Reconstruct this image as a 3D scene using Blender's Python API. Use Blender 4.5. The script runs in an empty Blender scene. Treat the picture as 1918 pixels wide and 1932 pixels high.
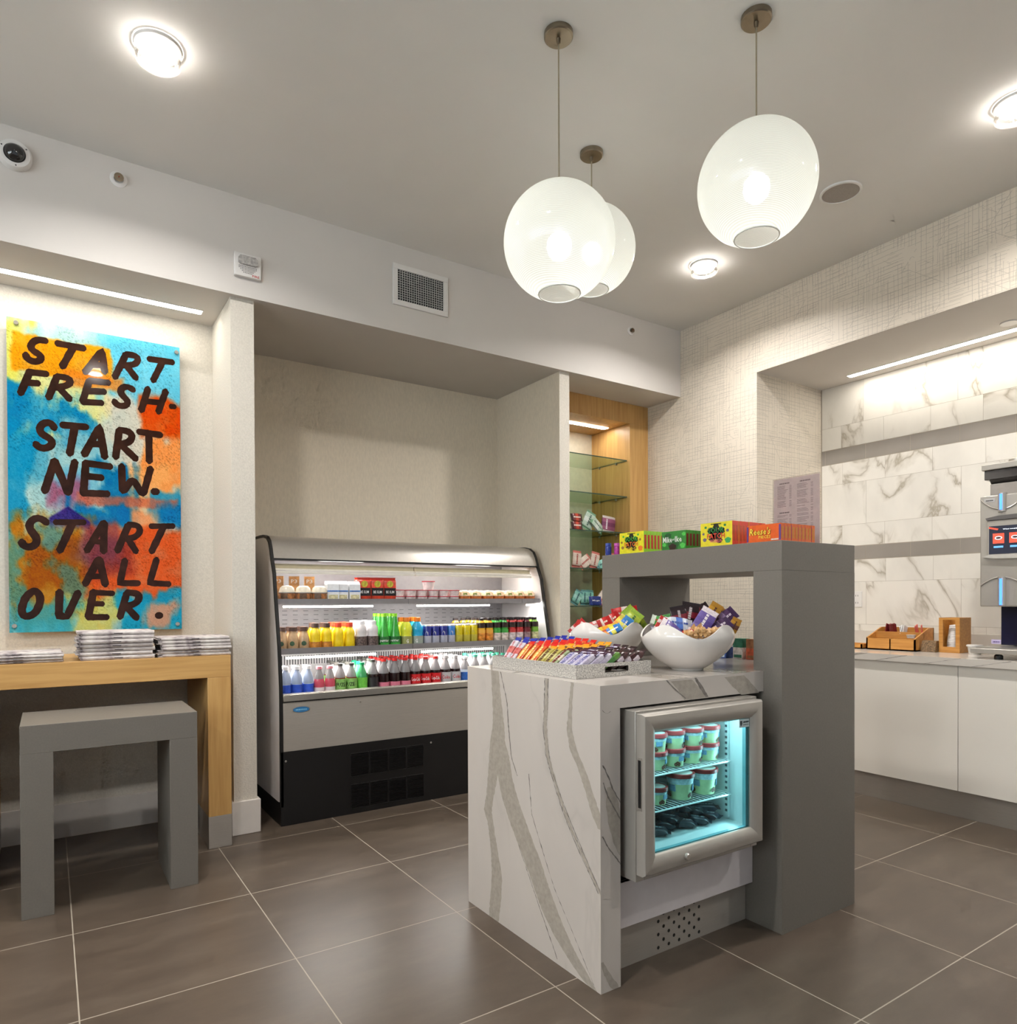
import bpy, math, random
import numpy as np
from mathutils import Vector, Matrix, noise
random.seed(7)
R = random.Random(11)
PI = math.pi
scene = bpy.context.scene
COL = scene.collection

# ------------------------------------------------------------------ camera
F_PX, CX, CY, YAW, PIT, ROL, CAMH = 1300.3, 950.26, 1146.07, .5836, -.0084, -.0041, 1.1781
cam_d = bpy.data.cameras.new('camera'); cam = bpy.data.objects.new('camera', cam_d); COL.objects.link(cam)
scene.camera = cam
s_, c_ = math.sin(YAW), math.cos(YAW)
Fw = Vector((s_*math.cos(PIT), c_*math.cos(PIT), math.sin(PIT)))
U0 = Vector((-s_*math.sin(PIT), -c_*math.sin(PIT), math.cos(PIT))); R0 = Vector((c_, -s_, 0))
Rr = R0*math.cos(ROL)+U0*math.sin(ROL); Uu = -R0*math.sin(ROL)+U0*math.cos(ROL)
M = Matrix(((Rr.x, Uu.x, -Fw.x, 0), (Rr.y, Uu.y, -Fw.y, 0), (Rr.z, Uu.z, -Fw.z, CAMH), (0, 0, 0, 1)))
cam.matrix_world = M
cam_d.sensor_fit = 'HORIZONTAL'; cam_d.sensor_width = 36; cam_d.lens = F_PX/1918*36
cam_d.shift_x = (959-CX)/1918; cam_d.shift_y = (CY-966)/1918
cam_d.clip_start = .02; cam_d.clip_end = 60

# ------------------------------------------------------------------ world, exposure
w = bpy.data.worlds.new('world'); scene.world = w; w.use_nodes = True
w.node_tree.nodes['Background'].inputs[0].default_value = (.93, .95, 1, 1)
w.node_tree.nodes['Background'].inputs[1].default_value = .25
scene.view_settings.view_transform = 'Standard'; scene.view_settings.look = 'None'
scene.view_settings.gamma = 1; scene.view_settings.exposure = 0.47
scene.view_settings.use_curve_mapping = False
cy = scene.cycles
cy.use_denoising = True; cy.use_adaptive_sampling = True; cy.adaptive_threshold = .08; cy.adaptive_min_samples = 8; cy.use_light_tree = False
cy.max_bounces = 5; cy.diffuse_bounces = 3; cy.glossy_bounces = 3; cy.transmission_bounces = 3; cy.transparent_max_bounces = 8
cy.sample_clamp_indirect = 6; cy.caustics_reflective = False; cy.caustics_refractive = False
P_SIDEFILL = 135.0      # added fill light through the unseen side window
P_DOWN = 15.5      # each recessed downlight
P_DAY = 16.0      # daylight behind the shopfront
P_PEND = .26       # each pendant bulb
E_STRIP = 25.0      # linear strips (emission)
E_FRIDGE = 18.0

def area_light(name, loc, size, power, col=(1, .98, .955), rot=(0, 0, 0), sy=None, parent=None, spread=None):
    l = bpy.data.lights.new(name, 'AREA'); l.energy = power; l.color = col; l.size = size
    if sy: l.shape = 'RECTANGLE'; l.size_y = sy
    else: l.shape = 'DISK'
    if spread: l.spread = spread
    o = bpy.data.objects.new(name, l); COL.objects.link(o); o.rotation_euler = rot
    if parent: o.parent = parent; o.location = Vector(loc)-wl(parent)
    else: o.location = loc
    return o

# ------------------------------------------------------------------ materials
def lin(c):
    return tuple((x/255/12.92 if x/255 <= .04045 else ((x/255+.055)/1.055)**2.4) for x in c[:3])+(1,)
MATS = {}
class NT:
    def __init__(s, m): s.t = m.node_tree; s.n = s.t.nodes
    def __call__(s, typ, **kw):
        nd = s.n.new(typ)
        for k, v in kw.items():
            if k[0] == '_': nd.inputs[int(k[1:])].default_value = v
            else: setattr(nd, k, v)
        return nd
    def l(s, a, b): s.t.links.new(a, b)
    def math(s, op, a, b=None, c=None):
        nd = s.n.new('ShaderNodeMath'); nd.operation = op
        for i, x in enumerate((a, b, c)):
            if x is None: continue
            if isinstance(x, (int, float)): nd.inputs[i].default_value = x
            else: s.l(x, nd.inputs[i])
        return nd.outputs[0]
    def mix(s, fac, a, b):
        nd = s.n.new('ShaderNodeMix'); nd.data_type = 'RGBA'
        for i, x in ((0, fac), (6, a), (7, b)):
            if isinstance(x, (int, float, tuple)): nd.inputs[i].default_value = x
            else: s.l(x, nd.inputs[i])
        return nd.outputs[2]
    def ramp(s, fac, stops):
        nd = s.n.new('ShaderNodeValToRGB'); e = nd.color_ramp.elements
        while len(e) < len(stops): e.new(.5)
        for i, (p, c) in enumerate(stops): e[i].position = p; e[i].color = c if isinstance(c, tuple) else (c, c, c, 1)
        s.l(fac, nd.inputs[0]); return nd.outputs[0]
def new_mat(name):
    m = bpy.data.materials.new(name); m.use_nodes = True
    nt = NT(m); b = nt.n['Principled BSDF']; return m, nt, b
def pm(name, col, rough=.5, metal=0, spec=.5, var=.06, vs=30, bump=0, bs=200, coat=0, stretch=None, emis=0, alpha=None, sub=0):
    if name in MATS: return MATS[name]
    m, nt, b = new_mat(name)
    c = lin(col); tc = nt('ShaderNodeTexCoord'); src = tc.outputs['Object']
    if stretch:
        mp = nt('ShaderNodeMapping'); mp.inputs['Scale'].default_value = stretch; nt.l(src, mp.inputs[0]); src = mp.outputs[0]
    nz = nt('ShaderNodeTexNoise'); nz.inputs['Scale'].default_value = vs; nz.inputs['Detail'].default_value = 3; nt.l(src, nz.inputs['Vector'])
    lo = tuple(x*(1-var) for x in c[:3])+(1,); hi = tuple(min(1, x*(1+var)) for x in c[:3])+(1,)
    nt.l(nt.ramp(nz.outputs[0], [(.3, lo), (.7, hi)]), b.inputs['Base Color'])
    b.inputs['Roughness'].default_value = rough; b.inputs['Metallic'].default_value = metal
    b.inputs['Specular IOR Level'].default_value = spec; b.inputs['Coat Weight'].default_value = coat
    b.inputs['Coat Roughness'].default_value = .05
    if bump:
        n2 = nt('ShaderNodeTexNoise'); n2.inputs['Scale'].default_value = bs; n2.inputs['Detail'].default_value = 2; nt.l(src, n2.inputs['Vector'])
        bp = nt('ShaderNodeBump'); bp.inputs['Strength'].default_value = bump; bp.inputs['Distance'].default_value = .003
        nt.l(n2.outputs[0], bp.inputs['Height']); nt.l(bp.outputs[0], b.inputs['Normal'])
    if emis:
        b.inputs['Emission Color'].default_value = c; b.inputs['Emission Strength'].default_value = emis
    MATS[name] = m; return m
def emit(name, col, strength):
    if name in MATS: return MATS[name]
    m, nt, b = new_mat(name); b.inputs['Base Color'].default_value = lin(col)
    b.inputs['Emission Color'].default_value = lin(col); b.inputs['Emission Strength'].default_value = strength
    MATS[name] = m; return m
def thin_glass(name, tint, refl=1.0, rough=0.02):
    if name in MATS: return MATS[name]
    m, nt, b = new_mat(name); out = nt.n['Material Output']
    tr = nt('ShaderNodeBsdfTransparent'); tr.inputs[0].default_value = lin(tint)
    gl = nt('ShaderNodeBsdfGlossy'); gl.inputs['Roughness'].default_value = rough
    lw = nt('ShaderNodeLayerWeight'); lw.inputs[0].default_value = .25
    f = nt.math('MULTIPLY', nt.math('POWER', lw.outputs['Facing'], 3.0), .8*refl); f2 = nt.math('ADD', f, .04*refl)
    mx = nt('ShaderNodeMixShader'); nt.l(f2, mx.inputs[0]); nt.l(tr.outputs[0], mx.inputs[1]); nt.l(gl.outputs[0], mx.inputs[2])
    nt.l(mx.outputs[0], out.inputs[0]); MATS[name] = m; return m
def plastic_clear(name, col, opac=.5, rough=.15):
    if name in MATS: return MATS[name]
    m, nt, b = new_mat(name); out = nt.n['Material Output']
    b.inputs['Base Color'].default_value = lin(col); b.inputs['Roughness'].default_value = rough
    tr = nt('ShaderNodeBsdfTransparent'); tr.inputs[0].default_value = lin(col)
    nz = nt('ShaderNodeTexNoise'); nz.inputs['Scale'].default_value = 60
    f = nt.math('ADD', nt.math('MULTIPLY', nz.outputs[0], .2), opac-.1)
    mx = nt('ShaderNodeMixShader'); nt.l(f, mx.inputs[0]); nt.l(tr.outputs[0], mx.inputs[1]); nt.l(b.outputs[0], mx.inputs[2])
    nt.l(mx.outputs[0], out.inputs[0]); MATS[name] = m; return m

# ------------------------------------------------------------------ mesh builder
TXT = {}
def text_geo(body):
    if body in TXT: return TXT[body]
    cu = bpy.data.curves.new('t', 'FONT'); cu.body = body; cu.size = 1; cu.resolution_u = 1; cu.offset = .012
    o = bpy.data.objects.new('t', cu); me = o.to_mesh()
    vs = [tuple(v.co[:2]) for v in me.vertices]; fs = [tuple(p.vertices) for p in me.polygons]
    o.to_mesh_clear(); bpy.data.objects.remove(o); bpy.data.curves.remove(cu)
    x0 = min(v[0] for v in vs); x1 = max(v[0] for v in vs); y0 = min(v[1] for v in vs); y1 = max(v[1] for v in vs)
    vs = [((x-x0)/(x1-x0)-.5, (y-y0)/(y1-y0)-.5) for x, y in vs]
    TXT[body] = (vs, fs); return TXT[body]

class MB:
    def __init__(s): s.v = []; s.f = []; s.m = []
    def add(s, vs, fs, m=0, T=None):
        o = len(s.v)
        s.v += [tuple(T @ Vector(v)) if T else tuple(v) for v in vs]
        s.f += [tuple(i+o for i in f) for f in fs]; s.m += [m]*len(fs) if isinstance(m, int) else list(m); return s
    def box(s, x0, x1, y0, y1, z0, z1, m=0, T=None):
        vs = [(x, y, z) for z in (z0, z1) for y in (y0, y1) for x in (x0, x1)]
        fs = [(0, 2, 3, 1), (4, 5, 7, 6), (0, 1, 5, 4), (2, 6, 7, 3), (0, 4, 6, 2), (1, 3, 7, 5)]
        return s.add(vs, fs, m, T)
    def quad(s, a, b, c, d, m=0): return s.add([a, b, c, d], [(0, 1, 2, 3)], m)
    def prism(s, poly, axis, a0, a1, m=0, T=None):
        n = len(poly)
        def P(p, a): return {'x': (a, p[0], p[1]), 'y': (p[0], a, p[1]), 'z': (p[0], p[1], a)}[axis]
        vs = [P(p, a0) for p in poly]+[P(p, a1) for p in poly]
        fs = [tuple(range(n)), tuple(range(2*n-1, n-1, -1))]+[(i, i+n, (i+1) % n+n, (i+1) % n) for i in range(n)]
        return s.add(vs, fs, m, T)
    def lathe(s, prof, seg=16, m=0, T=None, cx=0, cy=0, cz=0, close=True, fr=None):
        vs = []; fs = []; ms = []
        for r, z in prof:
            for k in range(seg):
                a = 2*PI*k/seg; vs.append((cx+r*math.cos(a), cy+r*math.sin(a), cz+z))
        for i in range(len(prof)-1):
            for k in range(seg):
                k2 = (k+1) % seg
                fs.append((i*seg+k, i*seg+k2, (i+1)*seg+k2, (i+1)*seg+k)); ms.append(m if isinstance(m, int) else m[i])
        if close:
            if prof[0][0] > 1e-5: fs.append(tuple(range(seg-1, -1, -1))); ms.append(m if isinstance(m, int) else m[0])
            if prof[-1][0] > 1e-5: fs.append(tuple((len(prof)-1)*seg+k for k in range(seg))); ms.append(m if isinstance(m, int) else m[-1])
        return s.add(vs, fs, ms, T)
    def tube(s, pts, r, seg=8, m=0, T=None):
        pts = [Vector(p) for p in pts]; vs = []; fs = []
        for i, p in enumerate(pts):
            d = (pts[min(i+1, len(pts)-1)]-pts[max(i-1, 0)]).normalized()
            u = d.cross(Vector((0, 0, 1)) if abs(d.z) < .9 else Vector((1, 0, 0))).normalized(); v = d.cross(u)
            for k in range(seg):
                a = 2*PI*k/seg; vs.append(p+u*r*math.cos(a)+v*r*math.sin(a))
        for i in range(len(pts)-1):
            for k in range(seg): fs.append((i*seg+k, i*seg+(k+1) % seg, (i+1)*seg+(k+1) % seg, (i+1)*seg+k))
        fs.append(tuple(range(seg-1, -1, -1))); fs.append(tuple((len(pts)-1)*seg+k for k in range(seg)))
        return s.add(vs, fs, m, T)
    def text(s, body, c, right, up, wdt, h, m=0, shear=0, bend=None, off=.0006):
        """flat lettering centred at c in the plane right/up; bend = cylinder radius about z"""
        vs, fs = text_geo(body); out = []
        c = Vector(c); right = Vector(right); up = Vector(up); nrm = right.cross(up)
        for x, y in vs:
            px = x*wdt+y*h*shear; py = y*h
            if bend:
                a = px/bend; out.append((bend*math.sin(a), -bend*math.cos(a), c.z+py))
            else: out.append(c+right*px+up*py+nrm*off)
        return s.add(out, fs, m)
    def marks(s, c, right, up, wdt, h, m=0, n=5, rows=1, seed=1, off=.0006):
        """tiny print too small to read: short uneven strokes"""
        rn = random.Random(seed); c = Vector(c); right = Vector(right); up = Vector(up); nr = right.cross(up)*off
        for r in range(rows):
            x = -wdt/2; y0 = h*(.5-(r+.9)/rows); y1 = h*(.5-(r+.1)/rows)
            while x < wdt/2-.0001:
                l = wdt/n*rn.uniform(.5, 1.3); x1 = min(x+l*.78, wdt/2)
                s.add([c+right*x+up*y0+nr, c+right*x1+up*y0+nr, c+right*(x1+h*.1)+up*y1+nr, c+right*(x+h*.1)+up*y1+nr], [(0, 1, 2, 3)], m); x += l
        return s
    def mesh(s, name, mats, off=(0, 0, 0)):
        me = bpy.data.meshes.new(name)
        me.from_pydata([(v[0]-off[0], v[1]-off[1], v[2]-off[2]) for v in s.v], [], s.f)
        for mt in mats: me.materials.append(mt)
        me.polygons.foreach_set('material_index', s.m)
        me.polygons.foreach_set('use_smooth', [True]*len(s.f))
        me.update()
        try: me.set_sharp_from_angle(angle=math.radians(38))
        except Exception: pass
        return me
def wl(o):
    v = Vector((0, 0, 0))
    while o: v = v+o.location; o = o.parent
    return v
def aslist(m): return m if isinstance(m, (list, tuple)) else [m]
def part(mb, name, mats, parent, bevel=0, label=None, smooth_bevel=2):
    o = bpy.data.objects.new(name, mb.mesh(name, aslist(mats), wl(parent))); COL.objects.link(o); o.parent = parent
    if bevel: bev(o, bevel, smooth_bevel)
    if label: o['label'] = label
    return o
def bev(o, wdt, seg=2):
    b = o.modifiers.new('bevel', 'BEVEL'); b.width = wdt; b.segments = seg; b.limit_method = 'ANGLE'; b.angle_limit = .6
USED = {}
def tag(o, label, cat, group=None):
    n = len(label.split())
    if n < 4 or n > 16: print('LABELLEN', n, label)
    if label in USED: print('DUPLABEL', label)
    USED[label] = 1
    o['label'] = label; o['category'] = cat
    if group: o['group'] = group
    return o
def thing(name, loc, label, cat, group=None):
    o = bpy.data.objects.new(name, None); COL.objects.link(o); o.location = loc; o.empty_display_size = .05
    return tag(o, label, cat, group)
def solo(mb, name, mats, loc, label, cat, group=None, bevel=0):
    o = bpy.data.objects.new(name, mb.mesh(name, aslist(mats), loc)); COL.objects.link(o); o.location = loc
    if bevel: bev(o, bevel)
    return tag(o, label, cat, group)
def struct(mb, name, mats, bevel=0):
    o = bpy.data.objects.new(name, mb.mesh(name, aslist(mats))); COL.objects.link(o); o['kind'] = 'structure'
    if bevel: bev(o, bevel, 1)
    return o
# templates: list of (part name, mesh, [(sub name, mesh), ...])
PROTO = {}
def proto(key, parts):
    ps = []
    for p in parts:
        o = bpy.data.objects.new(p[0], p[1]); subs = [bpy.data.objects.new(a, b) for a, b in (p[2] if len(p) > 2 else [])]
        if len(p) > 3 and p[3]: o['label'] = p[3]
        ps.append((o, subs))
    PROTO[key] = ps
def place(key, name, loc, label, cat, group=None, rot=(0, 0, 0), scale=None):
    ps = PROTO[key]
    if len(ps) == 1 and not ps[0][1]:
        r = ps[0][0].copy(); r.name = name; COL.objects.link(r)
        if 'label' in r: del r['label']
    else:
        r = bpy.data.objects.new(name, None); COL.objects.link(r); r.empty_display_size = .03
        for o, subs in ps:
            c = o.copy(); COL.objects.link(c); c.parent = r
            for q in subs:
                d = q.copy(); COL.objects.link(d); d.parent = c
    r.location = loc; r.rotation_euler = rot
    if scale: r.scale = scale
    return tag(r, label, cat, group)
ORD = ['first', 'second', 'third', 'fourth', 'fifth', 'sixth', 'seventh', 'eighth', 'ninth', 'tenth', 'eleventh', 'twelfth', 'thirteenth', 'fourteenth', 'fifteenth', 'sixteenth', 'seventeenth', 'eighteenth', 'nineteenth', 'twentieth']
def lr(i, n):
    if n == 1: return 'only one'
    if i == 0: return 'leftmost'
    if i == n-1: return 'rightmost'
    return ORD[i]+' from left'
LET=[(0.027,[(-0.0,2.47),(-0.038,2.471),(-0.063,2.441),(-0.066,2.416),(-0.039,2.404),(-0.015,2.392),(-0.022,2.366),(-0.057,2.354),(-0.084,2.371),(-0.082,2.388)]),(0.027,[(0.045,2.467),(0.16,2.465)]),(0.027,[(0.113,2.459),(0.066,2.355)]),(0.027,[(0.163,2.345),(0.238,2.467),(0.249,2.361)]),(0.027,[(0.193,2.389),(0.245,2.395)]),(0.027,[(0.346,2.471),(0.294,2.343)]),(0.027,[(0.346,2.471),(0.393,2.475),(0.408,2.456),(0.392,2.426),(0.33,2.41)]),(0.027,[(0.349,2.41),(0.392,2.355)]),(0.027,[(0.452,2.467),(0.567,2.471)]),(0.027,[(0.517,2.463),(0.471,2.356)]),(0.027,[(-0.067,2.308),(-0.105,2.195)]),(0.027,[(-0.074,2.304),(0.002,2.308)]),(0.027,[(-0.085,2.251),(-0.033,2.256)]),(0.027,[(0.044,2.303),(0.008,2.192)]),(0.027,[(0.044,2.303),(0.09,2.307),(0.108,2.289),(0.09,2.264),(0.033,2.246)]),(0.027,[(0.051,2.249),(0.097,2.198)]),(0.027,[(0.181,2.306),(0.151,2.194)]),(0.027,[(0.181,2.306),(0.267,2.31)]),(0.027,[(0.17,2.252),(0.248,2.261)]),(0.027,[(0.151,2.194),(0.236,2.202)]),(0.027,[(0.379,2.291),(0.356,2.309),(0.325,2.3),(0.313,2.271),(0.332,2.248),(0.355,2.234),(0.355,2.208),(0.324,2.194),(0.297,2.203),(0.291,2.22)]),(0.027,[(0.447,2.311),(0.414,2.19)]),(0.027,[(0.532,2.312),(0.495,2.193)]),(0.027,[(0.43,2.242),(0.511,2.245)]),(0.024,[(0.555,2.233),(0.575,2.234)]),(0.029,[(0.031,2.045),(0.024,2.073),(-0.011,2.072),(-0.035,2.036),(-0.025,2.008),(0.017,1.993),(0.027,1.969),(0.002,1.941),(-0.032,1.936),(-0.047,1.959)]),(0.029,[(0.063,2.066),(0.168,2.07)]),(0.029,[(0.117,2.065),(0.094,1.926)]),(0.029,[(0.156,1.929),(0.224,2.079),(0.246,1.926)]),(0.029,[(0.183,1.988),(0.239,1.99)]),(0.029,[(0.312,2.074),(0.295,1.931)]),(0.029,[(0.312,2.074),(0.358,2.076),(0.377,2.052),(0.358,2.014),(0.307,1.999)]),(0.029,[(0.322,1.996),(0.388,1.933)]),(0.029,[(0.401,2.077),(0.506,2.073)]),(0.029,[(0.449,2.07),(0.45,1.926)]),(0.029,[(-0.012,1.73),(0.031,1.885)]),(0.029,[(0.031,1.885),(0.086,1.73)]),(0.029,[(0.086,1.73),(0.116,1.89)]),(0.029,[(0.163,1.891),(0.151,1.731)]),(0.029,[(0.163,1.887),(0.272,1.881)]),(0.029,[(0.159,1.822),(0.233,1.82)]),(0.029,[(0.147,1.735),(0.259,1.74)]),(0.029,[(0.322,1.89),(0.324,1.75),(0.372,1.829),(0.419,1.744),(0.456,1.891)]),(0.03,[(0.467,1.769),(0.487,1.771)]),(0.029,[(-0.004,1.576),(-0.025,1.6),(-0.056,1.598),(-0.083,1.559),(-0.067,1.527),(-0.043,1.503),(-0.047,1.465),(-0.081,1.447),(-0.105,1.463),(-0.106,1.479)]),(0.025,[(0.031,1.581),(0.154,1.588)]),(0.029,[(0.102,1.578),(0.048,1.44)]),(0.027,[(0.163,1.444),(0.239,1.591)]),(0.029,[(0.241,1.591),(0.237,1.443)]),(0.022,[(0.19,1.493),(0.238,1.49)]),(0.029,[(0.35,1.584),(0.299,1.449)]),(0.027,[(0.35,1.588),(0.398,1.587),(0.408,1.551),(0.377,1.519),(0.327,1.512)]),(0.027,[(0.35,1.509),(0.385,1.448)]),(0.025,[(0.454,1.585),(0.564,1.592)]),(0.029,[(0.515,1.584),(0.457,1.451)]),(0.029,[(0.155,1.276),(0.215,1.403)]),(0.029,[(0.219,1.403),(0.244,1.273)]),(0.024,[(0.174,1.315),(0.237,1.316)]),(0.027,[(0.333,1.402),(0.309,1.282),(0.395,1.283)]),(0.027,[(0.481,1.411),(0.447,1.284),(0.541,1.28)]),(0.029,[(-0.055,1.241),(-0.035,1.228),(-0.031,1.195),(-0.049,1.137),(-0.08,1.112),(-0.107,1.117),(-0.11,1.154),(-0.093,1.212),(-0.069,1.237),(-0.055,1.241)]),(0.029,[(0.046,1.237),(0.042,1.115),(0.077,1.114),(0.125,1.233)]),(0.029,[(0.191,1.238),(0.168,1.108)]),(0.023,[(0.191,1.233),(0.278,1.229)]),(0.023,[(0.176,1.177),(0.232,1.175)]),(0.027,[(0.165,1.108),(0.251,1.107)]),(0.029,[(0.34,1.23),(0.308,1.106)]),(0.029,[(0.34,1.234),(0.395,1.23),(0.399,1.194),(0.367,1.167),(0.324,1.163)]),(0.029,[(0.339,1.159),(0.386,1.1)]),(0.03,[(0.482,1.112),(0.499,1.112)])]
VL=[[(2.137,0.924,0.052),(2.123,0.815,0.06),(2.112,0.721,0.077),(2.121,0.657,0.101),(2.152,0.539,0.066),(2.178,0.437,0.048),(2.192,0.393,0.057),(2.167,0.343,0.039),(2.145,0.253,0.051),(2.128,0.178,0.069),(2.135,0.096,0.072),(2.152,-0.005,0.067)],[(2.112,0.705,0.042),(2.089,0.631,0.086),(2.075,0.555,0.096),(2.038,0.47,0.113),(1.974,0.38,0.12),(1.91,0.301,0.115),(1.861,0.229,0.106),(1.802,0.15,0.107),(1.734,0.085,0.097),(1.659,0.035,0.082),(1.608,0.005,0.061),(1.573,-0.006,0.02)],[(1.686,0.924,0.015),(1.697,0.844,0.017),(1.702,0.776,0.027),(1.682,0.711,0.037),(1.64,0.658,0.039),(1.605,0.593,0.038),(1.575,0.535,0.043),(1.554,0.495,0.027)]]
TL=[[(2.101,0.926,0.008),(2.059,0.822,0.007),(2.046,0.731,0.009),(2.03,0.626,0.008),(1.992,0.565,0.005)],[(1.821,0.929,0.011),(1.824,0.829,0.017),(1.831,0.763,0.019),(1.816,0.666,0.016),(1.782,0.602,0.014),(1.748,0.539,0.013),(1.71,0.48,0.014),(1.667,0.424,0.012),(1.626,0.376,0.012),(1.586,0.336,0.012),(1.557,0.3,0.01)],[(1.787,0.615,0.004),(1.731,0.529,0.005),(1.667,0.444,0.005),(1.606,0.369,0.005),(1.559,0.313,0.005)],[(2.089,0.505,0.005),(2.041,0.4,0.007),(1.974,0.304,0.006),(1.91,0.212,0.006),(1.849,0.125,0.007),(1.768,0.015,0.007)],[(1.825,0.155,0.006),(1.767,0.121,0.007),(1.69,0.048,0.006),(1.608,-0.008,0.005)],[(1.921,0.587,0.005),(1.909,0.457,0.005),(1.824,0.313,0.006),(1.778,0.236,0.006),(1.711,0.163,0.005),(1.658,0.096,0.005),(1.588,0.014,0.005)]]
VE=[[(1.406,0.618,0.018),(1.415,0.578,0.048),(1.426,0.517,0.053),(1.441,0.449,0.044),(1.452,0.4,0.009)],[(1.373,0.096,0.012),(1.394,0.054,0.022),(1.42,0.013,0.031),(1.437,-0.009,0.018)]]
TE=[[(1.378,0.852,0.004),(1.397,0.834,0.004),(1.411,0.846,0.003)],[(1.379,0.687,0.004),(1.401,0.652,0.004),(1.422,0.603,0.005),(1.453,0.562,0.004)],[(1.381,0.635,0.003),(1.396,0.594,0.006),(1.426,0.55,0.006),(1.453,0.506,0.004)],[(1.377,0.474,0.005),(1.404,0.43,0.005),(1.452,0.374,0.005)]]
VN=[[(1.72,0.919,0.099),(1.75,0.893,0.101),(1.787,0.854,0.107)],[(1.985,0.916,0.106),(2.031,0.88,0.109),(2.073,0.848,0.098)]]
TN=[[(1.651,0.924,0.005),(1.68,0.898,0.007),(1.71,0.878,0.008),(1.74,0.858,0.006)],[(1.787,0.923,0.012),(1.813,0.892,0.017),(1.845,0.855,0.013)]]
# ------------------------------------------------------------------ structure materials
def line_mask(nt, coord, scale, wdt, off=0.0):
    v = nt('ShaderNodeTexVoronoi', voronoi_dimensions='1D', feature='DISTANCE_TO_EDGE'); v.inputs['Scale'].default_value = scale
    nt.l(nt.math('ADD', coord, off), v.inputs['W'])
    return nt.math('LESS_THAN', v.outputs['Distance'], wdt)
def wallpaper_mat():
    m, nt, b = new_mat('line_wallpaper')
    g = nt('ShaderNodeNewGeometry'); sp = nt('ShaderNodeSeparateXYZ'); nt.l(g.outputs['Position'], sp.inputs[0])
    nz = nt('ShaderNodeTexNoise'); nz.inputs['Scale'].default_value = 2.2; nz.inputs['Detail'].default_value = 4; nt.l(g.outputs['Position'], nz.inputs['Vector'])
    wob = nt.math('MULTIPLY', nt.math('SUBTRACT', nz.outputs[0], .5), .02)
    hx = nt.math('ADD', sp.outputs['X'], sp.outputs['Y'])
    hor = nt.math('ADD', hx, wob); ver = nt.math('ADD', sp.outputs['Z'], wob)
    tot = None
    for k, (src, sc, wd, ms, th) in enumerate([(hor, 34, .034, 5, .44), (ver, 36, .038, 6, .43), (hor, 52, .045, 9, .55), (ver, 56, .05, 10, .53),
                                  (nt.math('ADD', hor, nt.math('MULTIPLY', ver, .75)), 11, .016, 7, .60),
                                  (nt.math('ADD', hor, nt.math('MULTIPLY', ver, -1.3)), 9, .013, 7, .62)]):
        lm = line_mask(nt, src, sc, wd, 3.3*k)
        mp = nt('ShaderNodeMapping'); mp.inputs['Location'].default_value = (k*7.7, 3, 1); nt.l(g.outputs['Position'], mp.inputs[0])
        n2 = nt('ShaderNodeTexNoise'); n2.inputs['Scale'].default_value = ms; n2.inputs['Detail'].default_value = 2; nt.l(mp.outputs[0], n2.inputs['Vector'])
        k2 = nt.math('MULTIPLY', lm, nt.math('GREATER_THAN', n2.outputs[0], th))
        tot = k2 if tot is None else nt.math('MAXIMUM', tot, k2)
    n3 = nt('ShaderNodeTexNoise'); n3.inputs['Scale'].default_value = 60; nt.l(g.outputs['Position'], n3.inputs['Vector'])
    f = nt.math('MULTIPLY', tot, nt.math('ADD', nt.math('MULTIPLY', n3.outputs[0], .6), .35))
    nt.l(nt.mix(f, lin((214, 203, 187)), lin((150, 142, 132))), b.inputs['Base Color'])
    b.inputs['Roughness'].default_value = .55; return m
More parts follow.
